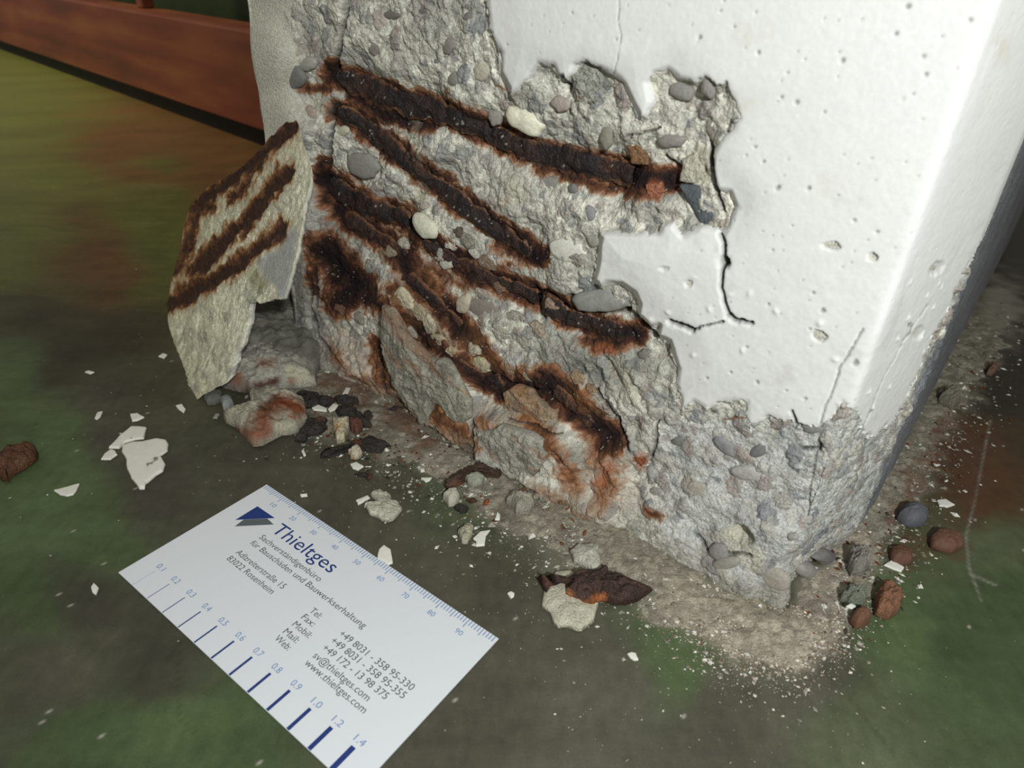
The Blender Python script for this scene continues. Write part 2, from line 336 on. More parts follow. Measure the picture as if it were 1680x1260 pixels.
# ---- rust map of the exposed core
BARS = {
 'a': ([(548, 122), (600, 143), (660, 165), (720, 182), (780, 205), (840, 235), (890, 256), (940, 262), (990, 276), (1050, 292), (1100, 296)], 21),
 'b': ([(552, 182), (590, 200), (630, 232), (670, 268), (720, 305), (770, 345), (810, 372), (850, 402), (880, 422)], 19),
 'c': ([(532, 292), (570, 318), (610, 343), (660, 355), (690, 388), (740, 424), (800, 458), (850, 473), (890, 492), (930, 517), (980, 537), (1045, 548)], 18),
 'd': ([(556, 350), (610, 383), (650, 408), (680, 455), (720, 500), (765, 545), (800, 600), (830, 640), (880, 632), (920, 658), (970, 692), (1000, 716)], 17),
 'e': ([(520, 420), (560, 470), (620, 500), (660, 522), (710, 560), (760, 602), (812, 632)], 16)}
ST = [(BARS['a'][0], 30, 1.0), (BARS['b'][0], 26, 1.0), (BARS['c'][0], 27, 1.0), (BARS['d'][0], 30, .85), (BARS['e'][0], 25, .75),
      ([(575, 160), (640, 190), (700, 205)], 22, .8), ([(530, 270), (535, 330)], 22, .7), ([(530, 410), (560, 440), (590, 470), (560, 490)], 40, 1.0), ([(505, 390), (515, 480)], 14, .5),
      ([(500, 143), (535, 147)], 14, .5), ([(700, 440), (760, 470), (830, 440)], 22, .4), ([(640, 400), (700, 470), (720, 480)], 30, .5), ([(770, 560), (810, 620)], 26, .7),
      ([(900, 620), (940, 670), (990, 710), (1000, 730)], 32, .85), ([(940, 640), (985, 700)], 26, .8), ([(850, 610), (900, 640)], 22, .5), ([(960, 700), (1000, 790), (985, 830)], 40, .32), ([(1070, 290), (1095, 300)], 28, .8),
      ([(960, 560), (1010, 565), (1050, 550)], 22, .6), ([(1050, 757)], 17, .5), ([(700, 660), (730, 690), (770, 730)], 30, .55), ([(540, 570), (570, 610), (620, 640)], 28, .3), ([(610, 560), (640, 650), (700, 720), (770, 745)], 20, .55),
      ([(860, 690), (900, 720), (940, 800)], 34, .4), ([(790, 690), (830, 730)], 26, .3), ([(640, 470), (700, 540), (750, 580)], 22, .45), ([(820, 400), (870, 430)], 24, .5), ([(880, 270), (1000, 310), (1080, 320)], 22, .5),
      ([(700, 740), (760, 770)], 18, .4), ([(870, 800), (960, 850)], 24, .35), ([(1060, 835), (1080, 850)], 14, .4), ([(820, 140), (850, 155)], 10, .3), ([(950, 860), (975, 880)], 12, .3), ([(730, 150), (735, 165)], 14, .35), ([(1180, 690), (1230, 686)], 5, .35), ([(830, 300), (835, 330)], 16, .2)]
R = np.full(len(fr), -1.0)
wn = 13 * fbm(Q, 4.5, 4, 131) + 7 * fbm(Q, 1.2, 3, 135)
pw_ = pf + np.stack([wn, 10 * fbm(Q, 3.5, 4, 139)], -1)
for pts, rad, k in ST:
    dd = stroke(pw_, pts, rad * 1.6)
    R = np.maximum(R, (1 - dd / rad) * k + (k - 1) * .15)
R = R + .16 * nz_a + .10 * nz_b
rustm = sstep(-.02, .16, R) * exposed
# ---- relief of the core
aniso = np.stack([(uf[:, 0] * .75 - uf[:, 1] * .66) / 2.6, (uf[:, 0] * .66 + uf[:, 1] * .75)], -1)      # strata running down to the right
low = sstep(480, 620, pf[:, 1]) * (1 - sstep(1020, 1120, pf[:, 0]))
big = ridged(Q, 15, 4, 141); mid = ridged(Q, 4.2, 4, 145)
strata = ridged(aniso, 5.5, 4, 149)
strip = (1 - sstep(472, 492, pf[:, 0] + 14 * nz_a - (pf[:, 1] - 100) * .06)) * (1 - sstep(270, 330, pf[:, 1]))                          # intact skin at the left arris
rough_amt = exposed * (1 - strip * .95)
low_r = sstep(660, 720, pf[:, 1]) * sstep(1040, 1120, pf[:, 0])
terr = fbm(Q, 7, 3, 161) * 5; terr = (np.floor(terr) + sstep(.35, .65, terr - np.floor(terr))) / 5
rel = (1.1 * big + 0.55 * mid + 2.0 * terr + low * 1.6 * strata) * (1 - .6 * low_r) + .42 * nz_b + .5 * nz_a + .12 * (rng.random(len(fr)) - .5)
rel = rel * rough_amt
# embedded aggregate
w1, w2, wid = worley(uf + 1.2 * np.stack([nz_a, nz_b], -1), 6.5, 151); act = (wid > .52) & (w1 < .46)
v1, v2, vid = worley(uf, 2.7, 157); actv = (vid > .5) & (v1 < .44)
dome = np.where(act, np.sqrt(np.clip(1 - (w1 / .46) ** 2, 0, 1)), 0); domev = np.where(actv, np.sqrt(np.clip(1 - (v1 / .44) ** 2, 0, 1)), 0)
agg_on = rough_amt * (1 - sstep(0, .3, R)) 
rel = rel + (.55 * dome - .2 * (act & (w1 > .4)) + .22 * domev) * agg_on
# crevices (polyline px, half width px, depth mm)
CREV = [([(566, -20), (562, 40), (557, 80), (549, 112)], 4.5, 4.5), ([(545, 190), (543, 225), (539, 260), (536, 300)], 3, 3), ([(560, 140), (560, 158)], 3, 2), ([(512, 470), (520, 500), (515, 440)], 3, 2), ([(1168, 215), (1166, 260), (1173, 300), (1188, 345)], 3, 2.2),
        ([(1183, 385), (1189, 400), (1186, 428), (1182, 470), (1190, 500), (1197, 520), (1212, 526), (1232, 531)], 3.0, 3), ([(1186, 428), (1188, 434)], 6.5, 3.5), ([(1100, 528), (1118, 534), (1136, 541)], 3.5, 3), ([(1140, 540), (1186, 527)], 1.8, 1.5), ([(1195, 518), (1212, 527)], 4, 3),
        ([(1016, -20), (1016, 25), (1019, 60), (1015, 95), (1008, 122)], .8, .35), ([(1040, 515), (1064, 540), (1078, 552)], 3.5, 3.5), ([(770, 740), (775, 690), (782, 700)], 3, 3), ([(640, 655), (690, 700), (790, 770), (870, 810)], 5, 3), ([(760, 735), (790, 770)], 4, 3), ([(630, 640), (622, 560)], 3, 2),
        ([(920, 125), (930, 143), (944, 155)], 3, 2.5), ([(1080, 690), (1078, 720), (1068, 750)], 2.2, 1.2), ([(1122, 310), (1140, 345), (1152, 362)], 2.5, 1.5), ([(880, 485), (885, 525)], 3, 2.5), ([(935, 485), (975, 512), (1030, 510)], 4, 3), ([(980, 640), (1015, 690), (1030, 740)], 3, 2), ([(860, 475), (895, 480), (930, 515)], 3, 2), ([(1300, 675), (1306, 695), (1325, 703)], 2.5, 1.5),
        ([(1316, 737), (1342, 740), (1345, 730)], 3, 1.5), ([(700, 260), (705, 300)], 2, 1), ([(1415, 540), (1380, 600), (1350, 680), (1335, 760), (1325, 830)], 1.6, .7), ([(1520, 500), (1480, 560), (1440, 640), (1400, 740)], 1.2, .4), ([(1080, 210), (1050, 220), (1030, 222)], 2, 1.2), ([(1090, 255), (1100, 265), (1116, 276)], 2.5, 2),
        ([(508, 460), (510, 520), (540, 580)], 3, 2), ([(800, 610), (860, 640), (900, 640)], 3, 2.5), ([(830, 690), (870, 700), (920, 712)], 2.5, 1.8), ([(690, 385), (700, 420)], 3, 2.5), ([(1140, 880), (1160, 905), (1230, 915)], 3, 1.5)]
crev_shade = np.zeros(len(fr)); cre = np.zeros(len(fr))
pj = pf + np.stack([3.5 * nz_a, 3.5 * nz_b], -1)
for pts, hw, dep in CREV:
    dd = stroke(pj, pts, hw * 3 + 6); k = np.exp(-(dd / hw) ** 2); cre = np.maximum(cre, k * dep); crev_shade = np.maximum(crev_shade, np.clip(k * 1.5 - .2, 0, 1) * min(1, .45 + dep / 4))  # crevices darkened: their shade is put into the colour
# hollows left by lost stones
HOL = [(1216, 880, 22, 14, 35, 4.5), (590, 275, 40, 32, 30, 2.5), (855, 296, 12, 8, 0, 1), (1365, 403, 16, 7, 10, 1.5), (1432, 422, 9, 8, 0, 2.2), (1345, 552, 13, 10, 30, 1.8), (1352, 555, 6, 8, 30, 1.2), (1130, 465, 8, 6, 0, 1), (1090, 441, 10, 5, 0, .7), (1187, 428, 7, 7, 0, 3), (1505, 545, 14, 9, -50, .8), (1535, 440, 16, 10, -40, .8)]
hold = np.zeros(len(fr))
for hx, hy, ra, rb, an, dep in HOL:
    a = math.radians(an); ex = pj[:, 0] - hx; ey = pj[:, 1] - hy
    q = ((ex * math.cos(a) + ey * math.sin(a)) / ra) ** 2 + ((-ex * math.sin(a) + ey * math.cos(a)) / rb) ** 2
    hold = np.maximum(hold, np.clip(1 - q, 0, 1) ** .6 * dep)
d_body = ds.copy()
step = -1.0 * exposed * (1 - strip)
barch = np.zeros(len(fr))
for k_, (pts, w) in BARS.items():
    dd = stroke(pj, pts, w * 2); barch = np.maximum(barch, np.exp(-(dd / (w * 1.1)) ** 2))
body_off = step + rel - cre - hold * exposed - 0.5 * (1 - exposed) - .7 * barch * exposed
d_body[fr] = d_body[fr] + body_off * (fade * up_f)[fr]
# side face: weathered concrete, light streaks
sidef = np.where((uz[:, 0] >= cum[4] - U0) )[0]
d_body[sidef] += (.5 * fbm(C3[sidef], 6, 4, 163) + .25 * fbm(C3[sidef], 1.5, 3, 167)) * sstep(0, 6, uz[sidef, 0] - (cum[4] - U0))

# ---- colour of the core
N1 = len(BP); one = np.ones((N1, 1))
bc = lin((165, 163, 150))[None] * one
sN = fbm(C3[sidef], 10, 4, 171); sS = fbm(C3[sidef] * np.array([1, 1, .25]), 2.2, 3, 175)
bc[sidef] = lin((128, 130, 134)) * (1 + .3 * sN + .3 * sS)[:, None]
n1 = fbm(Q, 9, 4, 181); n2 = fbm(Q, 2.4, 4, 185); n3 = fbm(Q, .9, 2, 189)
f1 = np.ones((len(fr), 1))
base = mixc(lin((232, 231, 216))[None] * f1, lin((196, 195, 183))[None] * f1, sstep(-.45, .5, n1))
base = mixc(base, lin((190, 193, 193))[None] * f1, low_r * .7)
base = mixc(base, lin((150, 152, 145))[None] * f1, sstep(.1, .5, fbm(Q, 20, 3, 191)) * .35)
base = base * (1 + .26 * n2 + .26 * n3 + .16 * (rng.random(len(fr)) - .5))[:, None]
grime = np.maximum.reduce([np.clip(1 - stroke(pw_, [(900, 590), (980, 610), (1040, 600)], 90) / 70, 0, 1), np.clip(1 - stroke(pw_, [(600, 400), (560, 380)], 90) / 50, 0, 1) * .6, np.clip(1 - stroke(pw_, [(500, 440), (480, 560), (520, 600)], 90) / 60, 0, 1) * .9, np.clip(1 - stroke(pw_, [(520, 60), (540, 100)], 60) / 45, 0, 1) * .7, np.clip(1 - stroke(pw_, [(1020, 730), (1010, 700)], 60) / 40, 0, 1), np.clip(1 - stroke(pw_, [(920, 740), (950, 760)], 60) / 40, 0, 1)])
base = mixc(base, lin((92, 92, 86))[None] * f1, grime * .75)
pal = [lin(c) for c in ((146, 148, 145), (168, 165, 156), (128, 131, 134), (200, 197, 184), (160, 148, 140), (182, 180, 172))]
def palette(idv):
    k = ((idv * 977) % 1 * len(pal)).astype(int) % len(pal); return np.array(pal)[k]
base = mixc(base, palette(wid), agg_on * act * .75 * sstep(.46, .38, w1) if False else agg_on * act * .75)
base = mixc(base, palette(vid), agg_on * actv * .6)
pits = ((rng.random(len(fr)) > .992) & (exposed > .5))
base[pits] *= .45
# crisp dark hairlines between plates
hair = sstep(.80, .95, ridged(Q + 40, 11, 2, 195)) * rough_amt
base = mixc(base, base * .45, hair * .6)
base = mixc(base, lin((200, 199, 182))[None] * f1 * (1 + .05 * n2 + .03 * n3)[:, None], strip)
lichen = strip * sstep(.25, .4, fbm(Q, 2, 3, 197)) * sstep(220, 0, pf[:, 1]); base = mixc(base, lin((205, 205, 195))[None] * f1, lichen)
# rust: stain -> orange -> brown -> near black scale
ST0 = lin((178, 138, 92)); OR = lin((158, 110, 76)); BR = lin((100, 67, 51)); DK = lin((56, 40, 35)); BK = lin((40, 32, 32))
hue = 1.6 * fbm(Q, 5, 4, 201)
rc = mixc(ST0[None] * f1, OR[None] * f1, sstep(.0, .16, R)); rc = mixc(rc, BR[None] * f1, sstep(.12, .38, R + .12 * hue)); rc = mixc(rc, DK[None] * f1, sstep(.32, .6, R + .15 * hue)); rc = mixc(rc, BK[None] * f1, sstep(.6, .9, R + .2 * hue))
rc = rc * (1 + .35 * n3 + .25 * n2)[:, None]
base = mixc(base, rc, rustm * np.clip(.45 + 2.2 * R, 0, 1))
# loose ochre wash
och = np.maximum.reduce([np.clip(1 - stroke(pw_, p_, 80) / r_, 0, 1) for p_, r_ in (([(560, 560), (620, 640)], 45), ([(640, 540), (700, 470)], 40), ([(780, 560), (800, 590)], 35), ([(960, 800), (1000, 770)], 50), ([(840, 690), (900, 700)], 40), ([(720, 680), (760, 720)], 45), ([(940, 640), (970, 660)], 30), ([(780, 700), (800, 680)], 30), ([(960, 850), (1010, 800)], 50))])
base = mixc(base, lin((160, 112, 70))[None] * f1, och * (.3 + .45 * sstep(-.2, .4, n2)) * exposed * .75)
ora = np.maximum.reduce([np.clip(1.6 - 1.6 * stroke(pj, p_, 50) / r_, 0, 1) for p_, r_ in (([(1050, 750), (1050, 765)], 13), ([(1074, 305), (1070, 315)], 15), ([(985, 570), (1000, 572)], 14), ([(996, 765), (985, 790)], 13), ([(725, 735), (730, 742)], 6), ([(640, 505), (660, 512)], 6))])
base = mixc(base, lin((164, 100, 68))[None] * f1, np.clip(ora, 0, 1) * .65 * exposed)
cream = np.maximum.reduce([np.clip(1.5 - 1.5 * stroke(pw_, p_, 60) / r_, 0, 1) for p_, r_ in (([(665, 490), (700, 530), (740, 565)], 14), ([(650, 590), (640, 530)], 14), ([(690, 330), (680, 200)], 12), ([(500, 175), (530, 175)], 22), ([(770, 480), (760, 500)], 14), ([(1150, 250), (1160, 290)], 18), ([(1010, 600), (1040, 650)], 18), ([(840, 300), (850, 320)], 26), ([(1190, 880), (1240, 930)], 22))])
base = mixc(base, lin((202, 198, 176))[None] * f1, np.clip(cream, 0, 1) * .6 * exposed * (1 - rustm * .7))
crev_shade_col = lin((42, 38, 34))  # near black for the shade painted inside crevices
base = mixc(base, crev_shade_col[None] * f1, crev_shade * .9)
crumbs = (rng.random(len(fr)) > .985) & (R > .05) & (fbm(Q, 6, 3, 78) > .1)
base[crumbs] = lin((190, 186, 172))
zl = np.clip(1 - (uf[:, 1] - 1) / 10, 0, 1)      # dust climbs the foot
base = mixc(base, DUST[None] * f1, sstep(.2, 1.0, zl + .4 * n2) * .5)
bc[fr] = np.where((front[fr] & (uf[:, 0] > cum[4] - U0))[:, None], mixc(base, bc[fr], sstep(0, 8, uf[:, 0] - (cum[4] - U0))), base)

column = tag(empty('concrete_pillar', (0, 0.2, 0)), 'white painted concrete pillar, corner spalled open to rusted reinforcement and gravel', 'pillar')
def child(o, par):
    o.parent = par; o.matrix_parent_inverse = Matrix.Translation(-par.location); return o
CV = place(d_body)
cfaces = grid_faces(NU, NZ)
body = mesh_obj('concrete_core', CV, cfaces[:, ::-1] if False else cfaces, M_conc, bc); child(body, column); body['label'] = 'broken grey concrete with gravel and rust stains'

# ---- paint coat: its own thin skin, lapping into the core at its torn edge
PV = CV.copy()
sdm = np.full(N1, -50.); sdm[fr] = sd; 
sN = sidef[uz[sidef, 0] > cum[4] - U0 + 40]
pd = ds.copy()
lip = np.clip(sd / 2.2, -1.2, 1) 
pin = np.zeros(len(fr)); pinc = np.zeros(len(fr))
PINS = [(1187, 0, 4), (1181, 17, 3), (938, 22, 3), (1148, 63, 6), (1244, 86, 5), (1383, 100, 6), (1293, 120, 3.5), (1282, 160, 5), (1308, 168, 6), (1328, 309, 6), (1277, 308, 7), (1375, 127, 3), (1519, 123, 6), (1590, 33, 7), (1486, 267, 3), (1402, 362, 5), (1268, 410, 3), (1330, 540, 4), (1352, 510, 7), (1243, 626, 5), (1493, 532, 6), (1205, 45, 4), (1240, 20, 3), (1490, 10, 8),
        (832, 73, 3), (831, 40, 2), (1012, 64, 3), (1320, 97, 3), (1354, 185, 4), (1253, 265, 4), (1335, 480, 4), (1188, 690, 3), (1300, 370, 3), (1440, 380, 5), (1500, 155, 4), (1515, 92, 6), (1470, 55, 6), (1545, 60, 4), (1403, 595, 8), (1320, 655, 5), (1260, 500, 4), (1225, 570, 4), (1160, 620, 4), (1200, 610, 4), (1290, 640, 3), (1375, 320, 3), (1238, 240, 4), (1225, 255, 3)]
for hx, hy, r_ in PINS:
    q = np.hypot(pj[:, 0] - hx, pj[:, 1] - hy) / (r_ * .62); k = np.exp(-q ** 4); pin = np.maximum(pin, k * .5); pinc = np.maximum(pinc, k * .75)
p1, p2, pid = worley(uf, 3.1, 211); rp = np.where(pid > .86, np.exp(-(p1 / .07) ** 2), 0); pin = np.maximum(pin, rp * .3); pinc = np.maximum(pinc, rp * .6)
p1, p2, pid = worley(uf, 5.3, 215); lump = np.where(pid > .8, np.exp(-(p1 / .13) ** 2), 0) * sstep(380, 520, pf[:, 1])
wave = .07 * fbm(Q, 14, 3, 217) + .05 * fbm(Q, 1.4, 3, 219) + .10 * fbm(Q, 4, 3, 221) * sstep(300, 450, pf[:, 1])
pheight = np.where(lip > 0, .25 * lip + wave + .45 * lump * 1, lip * 1.6 - .2) - pin - cre * (lip > 0) - hold
pd[fr] = pd[fr] + pheight
pd[fr] = np.where(lip < 0, np.minimum(d_body[fr] - .15 + 1.3 * lip * 0, pd[fr]), pd[fr])
PV = place(pd)
pm = fbm(Q, 25, 4, 231); pm2 = fbm(Q, 3, 4, 233)
pc = lin((238, 239, 236))[None] * f1 * (1 + .035 * pm + .03 * pm2)[:, None]
yel = np.maximum.reduce([np.clip(1 - np.hypot(pf[:, 0] - a_, pf[:, 1] - b_) / r_, 0, 1) for a_, b_, r_ in ((1222, 55, 28), (1232, 165, 34), (1258, 48, 22), (1200, 150, 24), (1640, 80, 34), (1365, 300, 30))])
pc = mixc(pc, lin((214, 205, 172))[None] * f1, yel * .5 * sstep(-.4, .5, pm2))
pc = mixc(pc, lin((205, 205, 200))[None] * f1, sstep(.25, .6, fbm(Q, 6, 4, 237)) * .35 * sstep(150, 420, pf[:, 1]))
pc = mixc(pc, lin((120, 116, 108))[None] * f1, np.clip(pinc, 0, 1))
pc = mixc(pc, lin((58, 54, 50))[None] * f1, crev_shade)  # same painted crevice shade on the coat
pc = mixc(pc, lin((120, 112, 102))[None] * f1, np.clip(hold / 2.5, 0, .55) * sstep(-.6, .3, n2 + .3))
for a_, b_ in (((950, 55), (948, 70)), ((985, 58), (983, 78)), ((1028, 62), (1024, 82)), ((1066, 62), (1062, 84))):
    pc = mixc(pc, lin((250, 250, 248))[None] * f1, np.exp(-(stroke(pf, [a_, b_], 20) / 4) ** 2) * .8)
arris_glint = np.exp(-(stroke(pj, [(1625, 80), (1560, 240), (1500, 400), (1440, 540)], 40) / 7) ** 2) * .6
pc = mixc(pc, lin((250, 251, 250))[None] * f1, arris_glint)  # bright line: the arris highlight put into the paint colour
pc = mixc(pc, lin((150, 150, 145))[None] * f1, sstep(8, -1, sd) * .5 * sstep(-.1, .5, n2))
pcol = bc.copy(); pcol[fr] = pc
keepP = sdm > -4.0
kf = (keepP[cfaces]).any(1) & front[cfaces].all(1) & (uz[cfaces, 0].max(1) < cum[4] - U0 + 12)
pv, pfaces, pcc = subset(PV, cfaces[kf], pcol)
pt = mesh_obj('paint_coat', pv, pfaces, M_paint, pcc); child(pt, column); pt['label'] = 'white paint coat with torn lower edge'

# ---- surface lookup from the photo's frame to the pillar
sel = fr[::2]; selpx = px[sel]
def surf(x, y):
    k = np.argmin((selpx[:, 0] - x) ** 2 + (selpx[:, 1] - y) ** 2); i = sel[k]
    return CV[i], np.array([BN[i, 0], BN[i, 1], 0]), np.array([-BN[i, 1], BN[i, 0], 0]), i
def surf_ds(x, y):
    k = np.argmin((selpx[:, 0] - x) ** 2 + (selpx[:, 1] - y) ** 2); i = sel[k]
    P = np.array([*(BP[i] + BN[i] * ds[i]) * MM, uz[i, 1] * MM]); return P, np.array([BN[i, 0], BN[i, 1], 0])

# ---- reinforcement bars
def rust_colour(P, seed, dark=.55):
    a = fbm(P, 6, 4, seed); b = fbm(P, 1.1, 3, seed + 7); c = fbm(P, 2.5, 3, seed + 13)
    v = dark + .5 * a + .25 * c; o = np.ones((len(P), 1))
    col = mixc(OR[None] * o, BR[None] * o, sstep(-.15, .2, v)); col = mixc(col, DK[None] * o, sstep(.15, .5, v)); col = mixc(col, BK[None] * o, sstep(.5, .8, v))
    col = col * (1 + .5 * b)[:, None]; return col
def bar(pts, wpx, seed, flat=.38, sink=.35, dark=.55):
    pts = np.array(pts, float); L = np.concatenate([[0], np.cumsum(np.hypot(*np.diff(pts, axis=0).T))])
    t = np.arange(0, L[-1], 2.2); xs = np.interp(t, L, pts[:, 0]); ys = np.interp(t, L, pts[:, 1])
    C = []; Nn = []
    for a, b in zip(xs[::4], ys[::4]):
        p_, n_ = surf_ds(a, b); C.append(p_); Nn.append(n_)
    C = np.array(C); Nn = np.array(Nn); tt = np.linspace(0, 1, len(C)); t2 = np.linspace(0, 1, len(t))
    ker = np.ones(5) / 5
    C = np.stack([np.interp(t2, tt, np.convolve(np.pad(C[:, k], 2, mode='edge'), ker, 'valid')) for k in range(3)], -1); Nn = np.stack([np.interp(t2, tt, Nn[:, k]) for k in range(3)], -1)
    T = np.gradient(C, axis=0); T /= np.linalg.norm(T, axis=1)[:, None]; Nn /= np.linalg.norm(Nn, axis=1)[:, None]
    B = np.cross(T, Nn); B /= np.linalg.norm(B, axis=1)[:, None]
    dist = np.linalg.norm(C - np.array([0, 0, CAM_H]), axis=1); r = wpx * dist / FPX * 1.0
    s_ = np.arange(len(t)) / len(t)
    taper = np.minimum(1, np.minimum(s_, 1 - s_) * 14 + .15) ** .5
    wv = 1 + .28 * vnoise(np.stack([t / 34, t * 0 + seed], -1), seed) + .16 * vnoise(np.stack([t / 11, t * 0 + seed], -1), seed + 1)
    r = r * taper * wv
    NA = 40; an = np.linspace(0, 2 * np.pi, NA, endpoint=False)
    V = (C - Nn * (r * sink)[:, None])[:, None] + B[:, None] * (np.cos(an)[None, :, None] * r[:, None, None]) + Nn[:, None] * (np.sin(an)[None, :, None] * (r * flat)[:, None, None])
    V = V.reshape(-1, 3); dirv = (B[:, None] * np.cos(an)[None, :, None] + Nn[:, None] * np.sin(an)[None, :, None]).reshape(-1, 3)
    Qm = V * 1000; disp = 1.6 * fbm(Qm, 6, 3, seed + 3) + .9 * ridged(Qm, 3.1, 4, seed + 4) + .6 * fbm(Qm, 1.1, 3, seed + 5) - .3
    V = V + dirv * (disp * MM)[:, None]
    i = np.arange(len(t) * NA).reshape(len(t), NA); j = np.roll(i, -1, axis=1)
    Fc = np.stack([i[:-1], j[:-1], j[1:], i[1:]], -1).reshape(-1, 4)
    edge = np.abs(np.cos(an))[None].repeat(len(t), 0).ravel()
    col = rust_colour(Qm, seed, dark=dark); col = mixc(col, OR[None] * np.ones((len(V), 1)) * .8, sstep(.7, 1, edge + .25 * fbm(Qm, 2, 3, seed)) * .75)
    cr = (rng.random(len(V)) > .97) & (fbm(Qm, 5, 3, 77) > .15); col[cr] = lin((185, 180, 168))
    o = mesh_obj('reinforcing_bar', V, Fc, M_rust, col); child(o, column); return o
bar(BARS['a'][0][:10], 19, 301, sink=.15, dark=.62)['label'] = 'dark scaled topmost stirrup bar'
bar(BARS['b'][0], 16, 311, sink=.2, dark=.6)
bar([(536, 300), (570, 320), (610, 343), (660, 356), (682, 372)], 17, 321, sink=.15, dark=.7)
bar([(690, 395), (740, 424), (800, 458), (850, 473), (890, 492)], 12, 326, sink=.25, dark=.5)
bar([(885, 492), (930, 517), (980, 535), (1030, 545)], 17, 331, sink=.2, dark=.55)
bar([(560, 355), (610, 385), (650, 410), (672, 425)], 14, 341, sink=.25, dark=.5)
bar([(665, 450), (690, 475), (725, 505), (765, 545)], 11, 346, sink=.25, dark=.45)
bar([(690, 545), (720, 565), (760, 602), (800, 625)], 10, 351, sink=.3, dark=.35)
bar([(805, 610), (815, 632), (825, 645)], 16, 356, sink=.1, dark=.6)
bar([(905, 635), (940, 665), (980, 705)], 12, 361, sink=.2, dark=.35)

# ---- lumps: pebbles, chips and flakes
def lump_mesh(C, ax, ay, an_, poly, h, seed, dome=.5, rough=.3, rings=10, NA=48, under=.35):
    """closed lump over a star-shaped outline poly (metres, in the ax/ay frame), swelling along an_"""
    poly = np.array(poly, float); c0 = poly.mean(0); rel_ = poly - c0; ang = np.arctan2(rel_[:, 1], rel_[:, 0])
    # resample the outline evenly by length so corners stay
    pl = np.concatenate([poly, poly[:1]]); L = np.concatenate([[0], np.cumsum(np.hypot(*np.diff(pl, axis=0).T))])
    t = np.linspace(0, L[-1], NA, endpoint=False); out = np.stack([np.interp(t, L, pl[:, 0]), np.interp(t, L, pl[:, 1])], -1)
    size = L[-1] / 6.28
    jit = size * rough * .25
    out = out + np.stack([vnoise(np.stack([t / L[-1] * 11, t * 0 + seed], -1), seed), vnoise(np.stack([t / L[-1] * 11, t * 0 + seed], -1), seed + 1)], -1) * jit * (1 - .0)
    V = []; 
    rr = np.linspace(0, 1, rings + 1)[1:]
    V.append(np.array([[c0[0], c0[1], h]]))
    for r in rr:
        hh = h * (max(0, 1 - r ** 2.2) ** dome) if r < 1 else 0
        V.append(np.column_stack([c0 + (out - c0) * r, np.full(NA, hh)]))
    ur = rr[:-1][::-1][::2]
    for r in ur: V.append(np.column_stack([c0 + (out - c0) * r, np.full(NA, -h * under * (1 - r ** 2.2) ** dome)]))
    V.append(np.array([[c0[0], c0[1], -h * under]]))
    V = np.concatenate(V); nr = len(rr) + len(ur)
    nzv = V * 1000
    dsp = (rough * (ridged(nzv + seed, max(size * 450, .8), 3, seed) * .5 + fbm(nzv + seed, max(size * 160, .3), 2, seed + 3) * .25)) * h
    V[:, 2] += np.where(V[:, 2] > 0.02 * h, dsp, 0)
    Fq = []
    for k in range(nr - 1):
        a = 1 + k * NA + np.arange(NA); b = 1 + k * NA + (np.arange(NA) + 1) % NA
        Fq.append(np.stack([a, a + NA, b + NA, b], -1))
    a = 1 + np.arange(NA); b = 1 + (np.arange(NA) + 1) % NA
    Fq = np.concatenate(Fq)
    # caps as thin quads: triangles stored with a repeated ring vertex are avoided by a separate list
    last = len(V) - 1; s0 = 1 + (nr - 1) * NA
    tri = np.concatenate([np.stack([np.zeros(NA, int), a, b], -1), np.stack([np.full(NA, last), s0 + (np.arange(NA) + 1) % NA, s0 + np.arange(NA)], -1)])
    tq = np.concatenate([Fq[:, [0, 1, 2]], Fq[:, [0, 2, 3]], tri])
    W = np.asarray(C)[None] + V[:, :1] * np.asarray(ax)[None] + V[:, 1:2] * np.asarray(ay)[None] + V[:, 2:] * np.asarray(an_)[None]
    return W, tq, V
def ell(a, b, ang=0, n=18, irr=.08, seed=1):
    r_ = random.Random(seed); c, s = math.cos(ang), math.sin(ang); P = []
    for k in range(n):
        t = 2 * math.pi * k / n; f = 1 + r_.uniform(-irr, irr); x, y = a * f * math.cos(t), b * f * math.sin(t); P.append((x * c - y * s, x * s + y * c))
    return P
